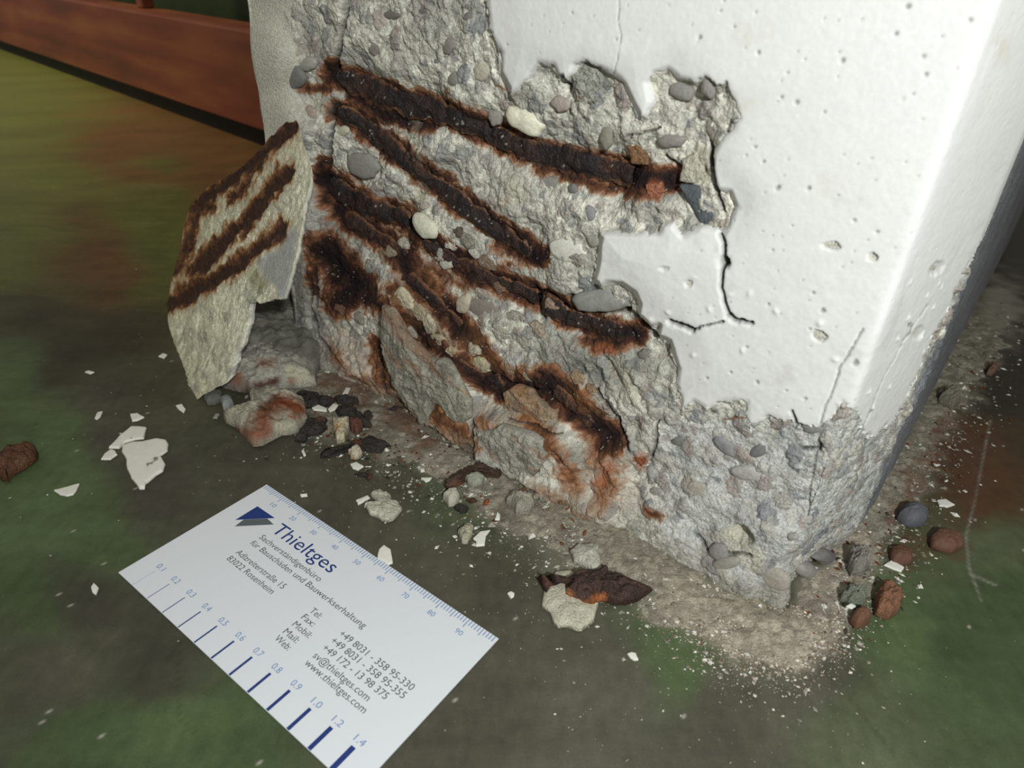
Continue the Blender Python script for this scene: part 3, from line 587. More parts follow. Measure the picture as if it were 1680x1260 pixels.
PEB = [  # x, y, half axes px, angle deg (image), colour, height factor, label
 (862, 198, 36, 21, 32, (232, 229, 206), .75, 'smooth cream pebble'), (487, 127, 14, 20, 0, (118, 122, 120), .5, None), (592, 272, 30, 21, 25, (150, 152, 144), .35, 'grey pebble in a hollow'), (698, 373, 27, 16, 48, (218, 216, 196), .6, 'pale angular pebble'),
 (989, 492, 54, 20, -4, (150, 156, 152), .5, 'long lens-shaped grey pebble'), (1118, 150, 21, 16, 20, (140, 140, 134), .6, None), (1102, 231, 26, 13, -5, (146, 138, 130), .7, None), (995, 225, 11, 22, 5, (140, 138, 116), .55, None), (920, 170, 17, 14, 20, (176, 158, 146), .5, None),
 (965, 150, 30, 20, 10, (146, 146, 138), .4, None), (930, 411, 34, 20, 12, (216, 216, 202), .3, 'pale quartz pebble'), (1170, 214, 12, 26, -15, (150, 138, 124), .4, None), (1195, 196, 12, 10, 0, (112, 112, 110), .4, None), (1162, 145, 12, 18, -15, (140, 138, 130), .5, None),
 (814, 190, 12, 18, 0, (160, 158, 146), .6, None), (788, 116, 14, 19, 0, (184, 180, 164), .4, None), (745, 130, 10, 13, 0, (130, 130, 128), .5, None), (1225, 778, 30, 13, 12, (172, 170, 166), .4, None), (1188, 732, 26, 11, 45, (134, 138, 146), .35, None),
 (1243, 741, 15, 11, -30, (116, 122, 130), .3, None), (1141, 802, 16, 12, 10, (178, 170, 148), .35, None), (1058, 581, 11, 9, -20, (124, 124, 118), .5, None), (1111, 725, 12, 8, 15, (108, 114, 118), .4, None), (1332, 704, 19, 9, 5, (124, 132, 138), .4, None), (1351, 912, 17, 12, -10, (116, 118, 122), .6, None),
 (1215, 640, 1, 1, 0, (120, 120, 120), .1, None), (830, 265, 1, 1, 0, (1, 1, 1), .1, None), (903, 305, 18, 15, 0, (148, 144, 138), .4, None), (940, 310, 8, 9, 0, (118, 120, 116), .5, None), (968, 350, 10, 14, 0, (136, 142, 148), .5, None), (1028, 372, 10, 8, 0, (170, 168, 158), .5, None), (975, 395, 12, 11, 20, (160, 160, 146), .5, None),
 (745, 405, 1, 1, 0, (1, 1, 1), .1, None), (790, 505, 30, 17, 15, (150, 134, 122), .4, 'reddish grey stone'), (733, 432, 13, 10, 30, (196, 192, 180), .5, None), (925, 455, 14, 11, 0, (152, 152, 150), .3, None), (1085, 590, 1, 1, 0, (1, 1, 1), .1, None), (762, 497, 13, 17, 25, (206, 190, 150), .5, None), (470, 300, 1, 1, 0, (1, 1, 1), .1, None),
 (1190, 925, 24, 11, -10, (158, 154, 142), .4, None), (1270, 950, 30, 17, 25, (168, 160, 144), .45, None), (1180, 905, 18, 14, 30, (140, 142, 142), .5, None), (1320, 935, 15, 16, 0, (152, 150, 148), .6, None), (1075, 808, 12, 7, 10, (150, 150, 146), .3, None), (1300, 880, 10, 7, 0, (160, 160, 158), .5, None), (505, 105, 16, 12, 0, (170, 170, 156), .5, None), (507, 185, 10, 14, -30, (182, 160, 138), .4, None),
 (560, 215, 12, 9, 0, (190, 186, 166), .4, None), (840, 640, 1, 1, 0, (1, 1, 1), .1, None), (848, 645, 12, 10, 0, (196, 190, 172), .5, None), (1140, 600, 1, 1, 0, (1, 1, 1), .1, None), (640, 25, 16, 8, 0, (120, 112, 106), .3, None), (690, 15, 20, 12, 20, (124, 114, 106), .3, None), (612, 75, 14, 18, -10, (148, 140, 132), .3, None), (735, 75, 10, 16, 20, (138, 130, 124), .4, None), (765, 30, 8, 10, 0, (122, 118, 114), .4, None), (715, 100, 10, 8, 0, (130, 132, 134), .4, None)]
UPZ = np.array([0, 0, 1.0])
ip = 0
for x, y, a, b, an, c, hf, lab in PEB:
    if a <= 1: continue
    ip += 1
    P, n_, t_, _ = surf(x, y)
    P0, n_ = surf_ds(x, y)
    # local pixel->surface scale from neighbouring rays on the tangent plane
    def hit(xx, yy):
        d = ray(xx, yy); t = ((P0 - np.array([0, 0, CAM_H])) @ n_) / (d @ n_); return d * t + np.array([0, 0, CAM_H])
    pts = []
    for ex, ey in ell(a, b, math.radians(an), 13, .12, ip):
        h_ = hit(x + ex, y + ey) - P0; pts.append((h_ @ t_, h_ @ UPZ))
    ext = np.array(pts); sz = min(np.ptp(ext[:, 0]), np.ptp(ext[:, 1])) / 2
    W, Fc, V = lump_mesh(P0 - n_ * (.1 if hf >= .5 else .75) * MM, t_, UPZ, n_, pts, sz * hf * .55 + .0005, 400 + ip, dome=.5, rough=.22, rings=8, NA=32, under=1.0)
    q = V * 1000
    col = lin(c)[None] * np.ones((len(W), 1)) * 1.08 * (1 + .10 * fbm(q + ip * 9, 2.2, 3, 5) + .05 * fbm(q, .5, 2, 6))[:, None]
    gr_ = lin(c).mean(); col = mixc(col, np.ones((len(W), 1)) * np.array([gr_ * 1.04, gr_, gr_ * .93])[None], np.full(len(W), .0 if min(c) > 160 else .55)); col = mixc(col, DUST[None] * np.ones((len(W), 1)), sstep(-.1, .5, fbm(q + ip, 1.8, 4, 9)) * (.12 if min(c) > 160 else .4))
    o = mesh_obj('pebble', W, Fc, M_peb, col); child(o, column)
    if lab: o['label'] = lab
# dark slate splinter, a part of the pillar
def surf_poly(name, poly, h, col, seed, lab=None, mat=None, rough=.3, amp=.1, under=.8, dome=.3, off=-.7):
    c = np.mean(poly, axis=0); P0, n_ = surf_ds(*c); t_ = np.array([-n_[1], n_[0], 0]); P0 = P0 + n_ * off * MM
    pts = []
    for xx, yy in poly:
        d = ray(xx, yy); t = ((P0 - np.array([0, 0, CAM_H])) @ n_) / (d @ n_); h_ = d * t + np.array([0, 0, CAM_H]) - P0; pts.append((h_ @ t_, h_[2]))
    big_p = name == 'concrete_plate'; W, Fc, V = lump_mesh(P0, t_, UPZ, n_, pts, h * MM, seed, dome=dome, rough=rough, rings=60 if big_p else 12, NA=200 if big_p else 60, under=under)
    q = V * 1000; cc = lin(col)[None] * np.ones((len(W), 1)) * (1 + 2 * amp * fbm(q + seed, 2.5, 4, seed) + amp * fbm(q, .6, 2, 6))[:, None]
    if big_p:
        al = np.stack([(q[:, 0] * .75 - q[:, 1] * .66 * -1) / 3, (q[:, 1] * .75 + q[:, 0] * .3)], -1)
        up_ = V[:, 2] > h * MM * .2
        W = W + n_[None] * (np.where(up_, 1.3 * ridged(q[:, :2], 5, 4, seed + 3) + .5 * fbm(q[:, :2], 1.1, 3, seed + 5), 0) * MM * .8)[:, None]
        st_ = sstep(-.05, .45, fbm(al, 3, 4, seed + 9)); cc = mixc(cc, lin((140, 92, 58))[None] * np.ones((len(W), 1)), st_ * .6)
        dk_ = sstep(.55, .9, ridged(q[:, :2], 6, 3, seed + 11)); cc = mixc(cc, cc * .4, dk_ * .6)
        cc = mixc(cc, lin((92, 94, 86))[None] * np.ones((len(W), 1)), sstep(.1, .5, fbm(q[:, :2], 6, 3, seed + 15)) * .5)
    o = mesh_obj(name, W, Fc, mat or M_conc, cc); child(o, column)
    if lab: o['label'] = lab
    return o
surf_poly('stone_splinter', [(1114, 302), (1135, 299), (1152, 305), (1165, 335), (1186, 368), (1172, 376), (1152, 364), (1135, 335)], 1.6, (96, 102, 104), 501, 'dark slate splinter')
surf_poly('stone_splinter', [(1122, 258), (1148, 246), (1160, 270), (1158, 292), (1140, 300), (1118, 296)], 1.8, (190, 186, 168), 502)
surf_poly('concrete_plate', [(628, 505), (645, 512), (660, 548), (700, 575), (740, 602), (782, 650), (778, 680), (752, 692), (715, 668), (690, 690), (655, 640), (632, 570)], 2.6, (160, 158, 144), 503, rough=.6, amp=.22)
surf_poly('concrete_plate', [(786, 702), (830, 694), (868, 706), (895, 720), (900, 745), (880, 790), (850, 785), (800, 750), (782, 730)], 3.0, (168, 166, 154), 504, rough=.6, amp=.2)
surf_poly('concrete_plate', [(826, 640), (848, 632), (870, 640), (905, 668), (928, 690), (922, 700), (870, 702), (830, 680)], 2.4, (168, 150, 124), 505, rough=.5, amp=.25)
surf_poly('concrete_plate', [(940, 112), (960, 102), (985, 112), (1004, 140), (985, 172), (955, 175), (945, 150)], 1.6, (160, 160, 150), 506, rough=.4, amp=.12)
surf_poly('rust_scale', [(1030, 240), (1050, 236), (1068, 250), (1066, 272), (1040, 270)], 1.5, (140, 104, 72), 507, mat=M_rust, rough=.5, amp=.25)
surf_poly('rust_scale', [(1062, 300), (1085, 298), (1092, 315), (1075, 328), (1060, 322)], 1.6, (160, 102, 76), 508, 'orange rust scale', mat=M_rust, rough=.4)
surf_poly('rust_scale', [(722, 665), (742, 664), (752, 680), (740, 690), (726, 684)], 1.6, (186, 138, 78), 509, mat=M_rust, rough=.5)

rc_ = random.Random(5)
CHP = [(665, 490, 15, (214, 200, 160)), (688, 512, 14, (206, 186, 140)), (706, 534, 15, (210, 198, 160)), (724, 556, 14, (200, 184, 142)), (742, 578, 12, (196, 172, 122)), (790, 598, 13, (206, 188, 142)), (780, 575, 11, (190, 180, 152)), (720, 415, 12, (176, 172, 158)), (742, 400, 11, (196, 192, 176)), (765, 392, 13, (150, 142, 128)),
       (780, 415, 10, (200, 198, 184)), (752, 378, 9, (110, 96, 84)), (800, 430, 12, (150, 120, 96)), (820, 470, 11, (146, 104, 78)), (790, 480, 13, (168, 160, 144)), (850, 520, 15, (178, 172, 158)), (885, 540, 13, (170, 150, 128)), (800, 530, 14, (166, 146, 124)), (825, 545, 11, (184, 178, 160)), (860, 560, 12, (176, 172, 160)), (640, 415, 12, (160, 138, 112)),
       (665, 400, 10, (184, 180, 164)), (905, 500, 11, (164, 128, 104)), (610, 440, 11, (150, 150, 140)), (840, 605, 11, (170, 128, 92)), (870, 615, 10, (176, 160, 130)), (755, 640, 9, (150, 110, 82)), (675, 545, 10, (186, 174, 150)), (950, 620, 12, (182, 142, 98)), (972, 640, 11, (176, 130, 88)), (560, 505, 12, (156, 96, 70)), (590, 520, 10, (160, 152, 136))]
for k_, (x_, y_, r__, c_) in enumerate(CHP):
    a0 = rc_.uniform(.5, 1.0); pts_ = []
    for j_ in range(7):
        t_ = 2 * math.pi * j_ / 7 + rc_.uniform(-.3, .3); f_ = r__ * rc_.uniform(.75, 1.3); ex0, ey0 = f_ * 1.25 * math.cos(t_), f_ * .75 * math.sin(t_)
        pts_.append((x_ + ex0 * math.cos(a0) - ey0 * math.sin(a0), y_ + ex0 * math.sin(a0) + ey0 * math.cos(a0)))
    g_ = sum(c_) / 3; c_ = tuple(.5 * v + .5 * (g_ * w) for v, w in zip(c_, (1.03, 1.0, .93)))
    surf_poly('stone_chip', pts_, 1.2, c_, 520 + k_, rough=.7, amp=.25, off=-.3, dome=.4)

# ================================================================== LEANING SLAB
tip = ground(325, 657); lf = ground(277, 505, .006); rg_, _n = surf_ds(486, 200); rg_ = rg_ + _n * .004
e1 = (lf - tip); e1 /= np.linalg.norm(e1); nn = np.cross(e1, rg_ - tip); nn /= np.linalg.norm(nn)
if nn @ (np.array([0, 0, CAM_H]) - tip) < 0: nn = -nn
ay_ = np.cross(nn, e1)
SL = [(486, 196), (494, 222), (508, 262), (512, 290), (502, 335), (490, 400), (478, 450), (467, 487), (455, 492), (440, 494), (425, 496), (410, 499), (408, 515), (406, 535), (395, 562), (385, 588), (372, 628), (356, 636), (340, 646), (322, 657), (306, 640), (304, 612), (298, 595), (285, 562), (276, 532), (274, 500), (278, 478), (285, 445), (298, 400), (300, 372), (313, 335), (335, 312), (372, 290), (400, 272), (420, 250), (446, 222), (470, 200)]
def hitp(xx, yy, P0, n_):
    d = ray(xx, yy); t = ((P0 - np.array([0, 0, CAM_H])) @ n_) / (d @ n_); return d * np.asarray(t)[..., None] + np.array([0, 0, CAM_H])
o2 = np.array([(hitp(x, y, tip, nn) - tip) @ np.stack([e1, ay_], -1) for x, y in SL]); c2 = (np.array([hitp(385, 420, tip, nn)]) - tip) @ np.stack([e1, ay_], -1)
pl = np.concatenate([o2, o2[:1]]); L = np.concatenate([[0], np.cumsum(np.hypot(*np.diff(pl, axis=0).T))]); NA = 560; NR = 190
t = np.linspace(0, L[-1], NA, endpoint=False); out = np.stack([np.interp(t, L, pl[:, 0]), np.interp(t, L, pl[:, 1])], -1)
jn = np.stack([fbm(np.stack([out[:, 0], out[:, 1]], -1) * 1000, 4, 4, 601), fbm(np.stack([out[:, 0], out[:, 1]], -1) * 1000, 4, 4, 605)], -1)
out = out + jn * .0012
rr = np.linspace(0, 1, NR + 1)[1:]
G = c2[None] + (out[None] - c2[None]) * rr[:, None, None]; G = G.reshape(-1, 2)
W0 = tip + G @ np.stack([e1, ay_]); Qs = W0 * 1000; ps = proj(W0)
rim = np.repeat(rr, NA)
s1 = (Qs @ e1) ; s2 = Qs @ ay_; vd = np.stack([(Qs[:, 0] * .0 + ps[:, 0] * .62 - ps[:, 1] * .78) * .05, (ps[:, 0] * .78 + ps[:, 1] * .62) * .22], -1)   # stripes rise to the right
relS = 1.3 * fbm(Qs, 9, 4, 611) + .8 * ridged(vd, 3.2, 3, 615) + .6 * ridged(Qs, 3.2, 3, 617) + .25 * fbm(Qs, 1, 3, 619)
flat_m = sstep(12, -6, sdpoly(ps, [(445, 430), (470, 425), (495, 380), (490, 330), (475, 340), (480, 380), (440, 420), (425, 430), (430, 455), (445, 470), (470, 488)]) * -1)
SR = [([(476, 205), (455, 230), (420, 262), (375, 300), (325, 335)], 17, .9), ([(470, 280), (455, 300), (425, 335), (400, 368), (375, 390), (340, 425), (320, 445)], 17, 1.1), ([(466, 372), (445, 395), (420, 410), (385, 440), (340, 465), (300, 490), (276, 500)], 17, 1.0), ([(330, 330), (315, 370), (305, 420), (285, 450)], 13, .6), ([(440, 250), (400, 310), (380, 330)], 10, .6), ([(310, 345), (345, 340)], 14, .6), ([(280, 500), (300, 470)], 14, .5)]
RS = np.full(len(G), -1.); pq = ps + np.stack([13 * fbm(Qs, 4.5, 5, 621), 13 * fbm(Qs, 4.5, 5, 625)], -1)
for p_, r_, k in SR: RS = np.maximum(RS, (1 - stroke(pq, p_, 50) / r_) * k)
RS += .15 * fbm(Qs, 2, 3, 629)
relS = relS * .9 - 1.2 * sstep(.1, .7, RS)
relS = relS * (1 - .75 * sstep(.3, 1, sstep(-8, 10, sdpoly(ps, [(440, 420), (495, 350), (508, 300), (500, 380), (472, 488), (430, 470), (425, 435)]))))
hgt = (relS * MM) * np.clip((1 - rim) * 25, .12, 1)
TOP = W0 + nn * (hgt)[:, None]
ctr = tip + (c2 @ np.stack([e1, ay_]))[0]
TH = .003
back = TOP[-NA:] + (ctr - TOP[-NA:]) * .07 - nn * TH + (jn @ np.stack([e1, ay_])) * .001; bc0 = ctr - nn * (TH + .004)
SV = np.concatenate([ctr[None], TOP, back, bc0[None]])
i = (1 + np.arange((NR + 1) * NA)).reshape(NR + 1, NA); j = np.roll(i, -1, axis=1)
q4 = np.stack([i[:-1], i[1:], j[1:], j[:-1]], -1).reshape(-1, 4)
tr = np.concatenate([q4[:, [0, 1, 2]], q4[:, [0, 2, 3]], np.stack([np.zeros(NA, int), i[0], j[0]], -1), np.stack([np.full(NA, len(SV) - 1), j[-1], i[-1]], -1)])
og = np.ones((len(G), 1)); a1 = fbm(Qs, 8, 4, 631); a2 = fbm(Qs, 2, 4, 635); a3 = fbm(Qs, .8, 2, 637)
sc = mixc(lin((244, 241, 214))[None] * og, lin((202, 200, 176))[None] * og, sstep(-.4, .5, a1)) * (1 + .25 * a2 + .18 * a3)[:, None]
x1, x2, xid = worley(np.stack([s1, s2], -1), 5.5, 641); sc = mixc(sc, palette(xid), ((xid > .7) & (x1 < .4)) * .5 * sstep(430, 480, ps[:, 1]))
sc = mixc(sc, sc * .45, sstep(.72, .95, ridged(Qs, 7, 3, 645)) * .6)
och2 = np.clip(1 - stroke(pq, [(330, 320), (400, 290), (470, 220)], 60) / 50, 0, 1); sc = mixc(sc, lin((150, 112, 66))[None] * og, och2 * .55 * sstep(-.3, .3, a2)); sc = mixc(sc, lin((166, 128, 84))[None] * og, sstep(-.45, .1, RS + .25 * a2) * .55)
r2 = mixc(lin((178, 136, 92))[None] * og, lin((118, 80, 54))[None] * og, sstep(.05, .35, RS)); r2 = mixc(r2, lin((74, 54, 44))[None] * og, sstep(.3, .6, RS)) * (1 + .4 * a3 + .2 * a2)[:, None]
sc = mixc(sc, r2, sstep(-.05, .2, RS)); mo = np.clip(1.4 - 1.4 * stroke(ps, [(420, 450), (428, 470)], 30) / 14, 0, 1); sc = mixc(sc, lin((120, 118, 60))[None] * og, mo * .5)
skin = sstep(-4, 6, sdpoly(ps + 4 * np.stack([a2, a3], -1), [(422, 432), (440, 418), (462, 405), (478, 375), (490, 372), (488, 400), (470, 487), (460, 492), (452, 470), (440, 460)]))
sc = mixc(sc, lin((186, 188, 184))[None] * og * (1 + .1 * a2 + .12 * a3)[:, None], skin)
scol = np.concatenate([lin((190, 188, 168))[None], sc, np.repeat(lin((228, 228, 222))[None], NA, 0), lin((225, 225, 220))[None]])
slab = mesh_obj('concrete_slab', SV, tr, M_conc, scol); tag(slab, 'flat broken concrete slab with brown rust stripes leaning against the pillar', 'concrete fragment')

# ================================================================== THINGS LYING ON THE FLOOR
def Z(ox, oy, s):
    return lambda pts: [(ox + a / s, oy + b / s) for a, b in pts]
zA = Z(0, 560, 3.2308); zB = Z(360, 560, 3.36); zC = Z(820, 850, 4.2); zD = Z(1280, 560, 2.52); zI = Z(0, 0, 1)
def thing(name, poly, h, col, label, cat, z=0.0, dome=.35, rough=.35, mat=None, amp=.12, rings=9, NA=56, stains=None, group=None, under=.15, hfix=None, parent=None, c_amt=None):
    """a solid lump over the ground at height z whose outline meets the floor"""
    pg = ground(np.array([p[0] for p in poly]), np.array([p[1] for p in poly]), z)
    c = pg.mean(0); pts = pg[:, :2] - c[:2]
    sd_ = int(c[0] * 9173 + c[1] * 5711) % 997
    rings = max(rings, 14); NA = max(NA, 80)
    W, Fc, V = lump_mesh((0, 0, 0), (1, 0, 0), (0, 1, 0), (0, 0, 1), pts, h * MM, sd_, dome=dome, rough=rough, rings=rings, NA=NA, under=under)
    W[:, 2] += h * under * MM * 1.0 
    q = W * 1000 + sd_
    cc = lin(col)[None] * np.ones((len(W), 1)) * (1 + 2 * amp * fbm(q, 3, 4, sd_) + amp * fbm(q, .8, 2, sd_ + 3))[:, None]
    if stains is not None:
        sp_ = proj(W + c)
        for pp, rad, sc_, k in stains:
            m_ = np.clip(1.4 - 1.4 * stroke(sp_ + 6 * np.stack([fbm(q, 2, 3, 1), fbm(q, 2, 3, 2)], -1), pp, rad * 2) / rad, 0, 1) * k
            cc = mixc(cc, lin(sc_)[None] * np.ones((len(W), 1)) * (1 + .3 * fbm(q, 1, 3, 8))[:, None], m_)
    o = mesh_obj(name, W, Fc, mat or M_conc, cc); o.location = c
    if parent is not None:
        o.location = c - np.array(parent.location); o.parent = parent
        if label: o['label'] = label
    else: tag(o, label, cat, group)
    return o
CH_, FL_, RS_, PB_ = 'concrete chip', 'paint flake', 'rust flake', 'pebble'
gF = 'white paint flakes scattered on the floor'
# large rusty lumps by the foot of the pillar
thing('concrete_lump', zB([(25, 215), (60, 150), (150, 95), (250, 70), (360, 90), (470, 140), (540, 190), (520, 240), (420, 255), (330, 262), (250, 285), (140, 278), (60, 255)]), 8, (176, 172, 160), 'grey and rust brown concrete lump just behind the rust-topped lump', 'concrete lump', rough=.7, amp=.22, rings=26, NA=150,
      stains=[(zB([(60, 190), (100, 200)]), 14, (140, 84, 56), .8), (zB([(150, 270), (310, 220)]), 12, (84, 50, 44), .95), (zB([(230, 120), (280, 120)]), 12, (150, 112, 92), .7), (zB([(400, 220), (480, 210)]), 12, (150, 108, 70), .7), (zB([(380, 160), (470, 180)]), 12, (206, 202, 176), .8), (zB([(80, 240), (140, 240)]), 14, (110, 74, 58), .6)])
thing('concrete_lump', zB([(40, 465), (120, 430), (170, 380), (215, 330), (300, 300), (400, 325), (470, 370), (490, 440), (440, 495), (350, 520), (290, 555), (225, 572), (165, 570), (90, 520), (78, 490)]), 7, (170, 166, 148), 'rust-topped concrete lump nearest the ruler card, left of the black flakes', 'concrete lump', rough=.65, amp=.22, rings=26, NA=150,
      stains=[(zB([(330, 330), (410, 350), (440, 380)]), 17, (130, 66, 36), .95), (zB([(250, 370), (300, 340)]), 16, (92, 54, 38), .9), (zB([(110, 500), (180, 520), (260, 490), (240, 420)]), 15, (136, 86, 68), .9), (zB([(380, 410), (440, 430)]), 4, (150, 84, 50), .8), (zB([(120, 540), (200, 550)]), 12, (170, 134, 108), .8), (zB([(300, 380), (200, 450)]), 22, (120, 78, 56), .7)])
dk = (52, 48, 44)
thing('concrete_lump', [(398, 560), (408, 515), (440, 498), (475, 492), (515, 530), (535, 575), (520, 612), (470, 618), (425, 604)], 9, (128, 127, 118), 'dusty dark grey concrete rubble in the gap behind the leaning slab', 'concrete lump', rough=.9, amp=.25, rings=30, NA=170)
for pts, lab, h in (([(430, 305), (520, 298), (600, 318), (640, 335), (630, 365), (560, 372), (500, 378), (445, 352)], 'black rust flake directly right of the rust-topped lump', 4.5), ([(645, 380), (720, 370), (790, 410), (853, 478), (780, 474), (690, 445), (650, 415)], 'black rust flake sloping right beside the two white chips', 5),
                    ([(400, 545), (440, 500), (480, 445), (560, 425), (615, 440), (605, 490), (540, 525), (480, 552)], 'black rust flake below the two white chips', 4), ([(640, 325), (700, 318), (770, 335), (760, 362), (700, 362), (650, 350)], 'small black rust flake above the two white chips', 4.5),
                    ([(535, 640), (620, 600), (690, 560), (760, 542), (850, 545), (920, 570), (978, 602), (900, 618), (800, 600), (700, 608), (620, 645), (560, 652)], 'long pointed black rust flake nearest the middle of the floor', 3.5), ([(750, 738), (800, 728), (850, 730), (842, 755), (825, 778), (795, 758)], 'tiny dark triangular rust flake above the cracked crystal chip', 1.6),
                    ([(930, 380), (980, 362), (1030, 370), (990, 382)], 'thin black sliver lying on the grey dust', 1.5), ([(790, 415), (815, 395), (850, 405), (848, 440), (815, 450)], 'round black rust crumb right of the black flakes', 3)):
    thing('rust_flake', zB(pts), h * .6, dk, lab, RS_, rough=.9, mat=M_rust, amp=.3, dome=.5, rings=12, NA=80, stains=[([(zB(pts)[3])], 10, (110, 66, 44), .7)])
thing('rust_flake', zB([(1245, 805), (1290, 765), (1345, 725), (1405, 706), (1470, 712), (1535, 732), (1530, 756), (1460, 748), (1405, 745), (1345, 782), (1300, 822), (1256, 836)]), 3.5, (74, 56, 44), 'bent dark brown rust strip beside the pillar foot', RS_, rough=.8, mat=M_rust, amp=.3, dome=.5, rings=12, NA=90, stains=[(zB([(1290, 800), (1330, 775)]), 6, (130, 84, 58), .7)])
thing('concrete_chip', zB([(632, 465), (665, 448), (715, 452), (718, 495), (700, 530), (690, 562), (655, 570), (636, 540), (640, 500)]), 4, (196, 188, 160), 'cream chip with a yellow stain between the black flakes', CH_, rough=.5, stains=[(zB([(650, 470)]), 10, (186, 140, 84), .7)])
thing('concrete_chip', zB([(712, 625), (750, 600), (780, 605), (794, 632), (765, 656), (720, 655)]), 3, (188, 180, 158), 'small chip with an orange corner below the long black flake', CH_, rough=.5, stains=[(zB([(725, 645)]), 6, (190, 120, 66), .9)])
thing('concrete_chip', zB([(720, 470), (780, 465), (795, 500), (770, 520), (725, 510)]), 4, (110, 76, 66), 'dark reddish chip beside the cream chip', CH_, rough=.6)
# grey pebbles and chips between card and pillar
thing('concrete_chip', zB([(805, 915), (845, 902), (862, 880), (845, 855), (885, 836), (902, 862), (910, 885), (922, 852), (945, 868), (948, 892), (985, 895), (998, 935), (965, 978), (905, 996), (850, 970), (820, 955)]), 2.0, (190, 188, 170), 'clover-shaped pale crystal chip above the middle of the ruler edge', CH_, rough=.7, amp=.2, rings=14, NA=110)
thing('pebble', zB([(1232, 880), (1260, 855), (1310, 845), (1325, 880), (1305, 915), (1265, 920)]), 4, (182, 180, 164), 'pale round pebble under the bent brown strip', PB_, mat=M_peb, rough=.25)
thing('pebble', zB([(1355, 770), (1385, 752), (1440, 748), (1465, 768), (1440, 800), (1395, 812), (1368, 795)]), 3, (160, 164, 148), 'flat translucent grey pebble touching the bent brown strip', PB_, mat=M_peb, rough=.25)
thing('concrete_chip', zB([(1295, 925), (1335, 915), (1378, 930), (1360, 948), (1320, 950)]), 1.8, (58, 56, 50), 'small black crumb under the pale round pebble', 'crumb', rough=.5)
thing('concrete_chip', zB([(1360, 880), (1400, 872), (1425, 888), (1385, 896)]), 1.2, (80, 60, 46), 'tiny brown crumb right of the pale round pebble', 'crumb', rough=.5)
thing('concrete_chip', zB([(1455, 905), (1470, 880), (1490, 882), (1475, 910)]), 1.2, (150, 84, 56), 'tiny orange brown crumb near the grey chip at the pillar foot', 'crumb', rough=.5)
thing('concrete_chip', zB([(1315, 1062), (1350, 1030), (1402, 1036), (1388, 1080), (1372, 1126), (1335, 1120), (1330, 1085)]), 2.4, (182, 178, 156), 'tan chip with a dark dimple beside the antler-shaped white flake', CH_, rough=.4, stains=[(zB([(1352, 1052)]), 5, (118, 122, 112), .9)])
thing('concrete_chip', zB([(1580, 900), (1620, 880), (1700, 890), (1740, 920), (1700, 960), (1630, 970)]), 5, (160, 156, 142), 'dusty grey chip against the pillar foot above the tan chip', CH_, rough=.5, rings=12, NA=80)
thing('pebble', zA([(1083, 320), (1105, 290), (1150, 278), (1185, 290), (1182, 325), (1140, 345), (1100, 345)]), 3.5, (104, 106, 98), 'dark grey oval pebble by the tip of the leaning slab', PB_, mat=M_peb, rough=.12)
thing('pebble', zA([(1172, 335), (1200, 316), (1235, 325), (1246, 350), (1220, 372), (1185, 372)]), 4, (146, 150, 146), 'small light grey pebble next to the dark oval one', PB_, mat=M_peb, rough=.12)
thing('rust_flake', zA([(-12, 660), (40, 625), (100, 600), (160, 588), (208, 600), (200, 640), (150, 690), (90, 725), (40, 752), (-10, 745)]), 5, (98, 62, 42), 'lone brown rust flake at the left edge on green floor', RS_, rough=.7, mat=M_rust, amp=.25, rings=14, NA=90, stains=[(zA([(110, 640)]), 10, (120, 92, 70), .6)])
# concrete piece carrying a scale of rust
pc_ = tag(empty('rusty_concrete_chip', tuple(ground(945, 985))), 'pale concrete chip capped by a dark pointed rust scale, alone before the pillar', CH_)
thing('chip_body', zC([(300, 480), (390, 380), (500, 370), (600, 450), (700, 540), (685, 600), (640, 740), (575, 800), (480, 772), (400, 782), (360, 740), (335, 660), (285, 610)]), 2.2, (196, 192, 172), None, None, rough=.35, amp=.09, rings=16, NA=110, parent=pc_)
thing('rust_scale', zC([(298, 482), (350, 428), (440, 415), (540, 398), (640, 392), (770, 362), (870, 385), (978, 456), (870, 525), (820, 542), (720, 545), (650, 570), (590, 628), (540, 622), (450, 590), (430, 520), (360, 495)]), 3.2, (66, 46, 38), 'dark rust scale with an orange fringe', None, z=.0012, rough=1.3, mat=M_rust, amp=.35, rings=16, NA=120, dome=.45, parent=pc_, stains=[(zC([(460, 540), (500, 600), (560, 610), (620, 580), (700, 550)]), 12, (166, 100, 56), .95), (zC([(430, 500), (480, 520)]), 10, (180, 120, 66), .7), (zC([(320, 470), (350, 450)]), 8, (110, 60, 44), .8)])
thing('concrete_chip', zC([(480, 240), (525, 200), (620, 196), (680, 215), (695, 290), (712, 372), (650, 388), (570, 350), (500, 318)]), 2.4, (190, 188, 172), 'pale squarish concrete chip just behind the rust-capped chip', CH_, rough=.35, rings=12, NA=80)
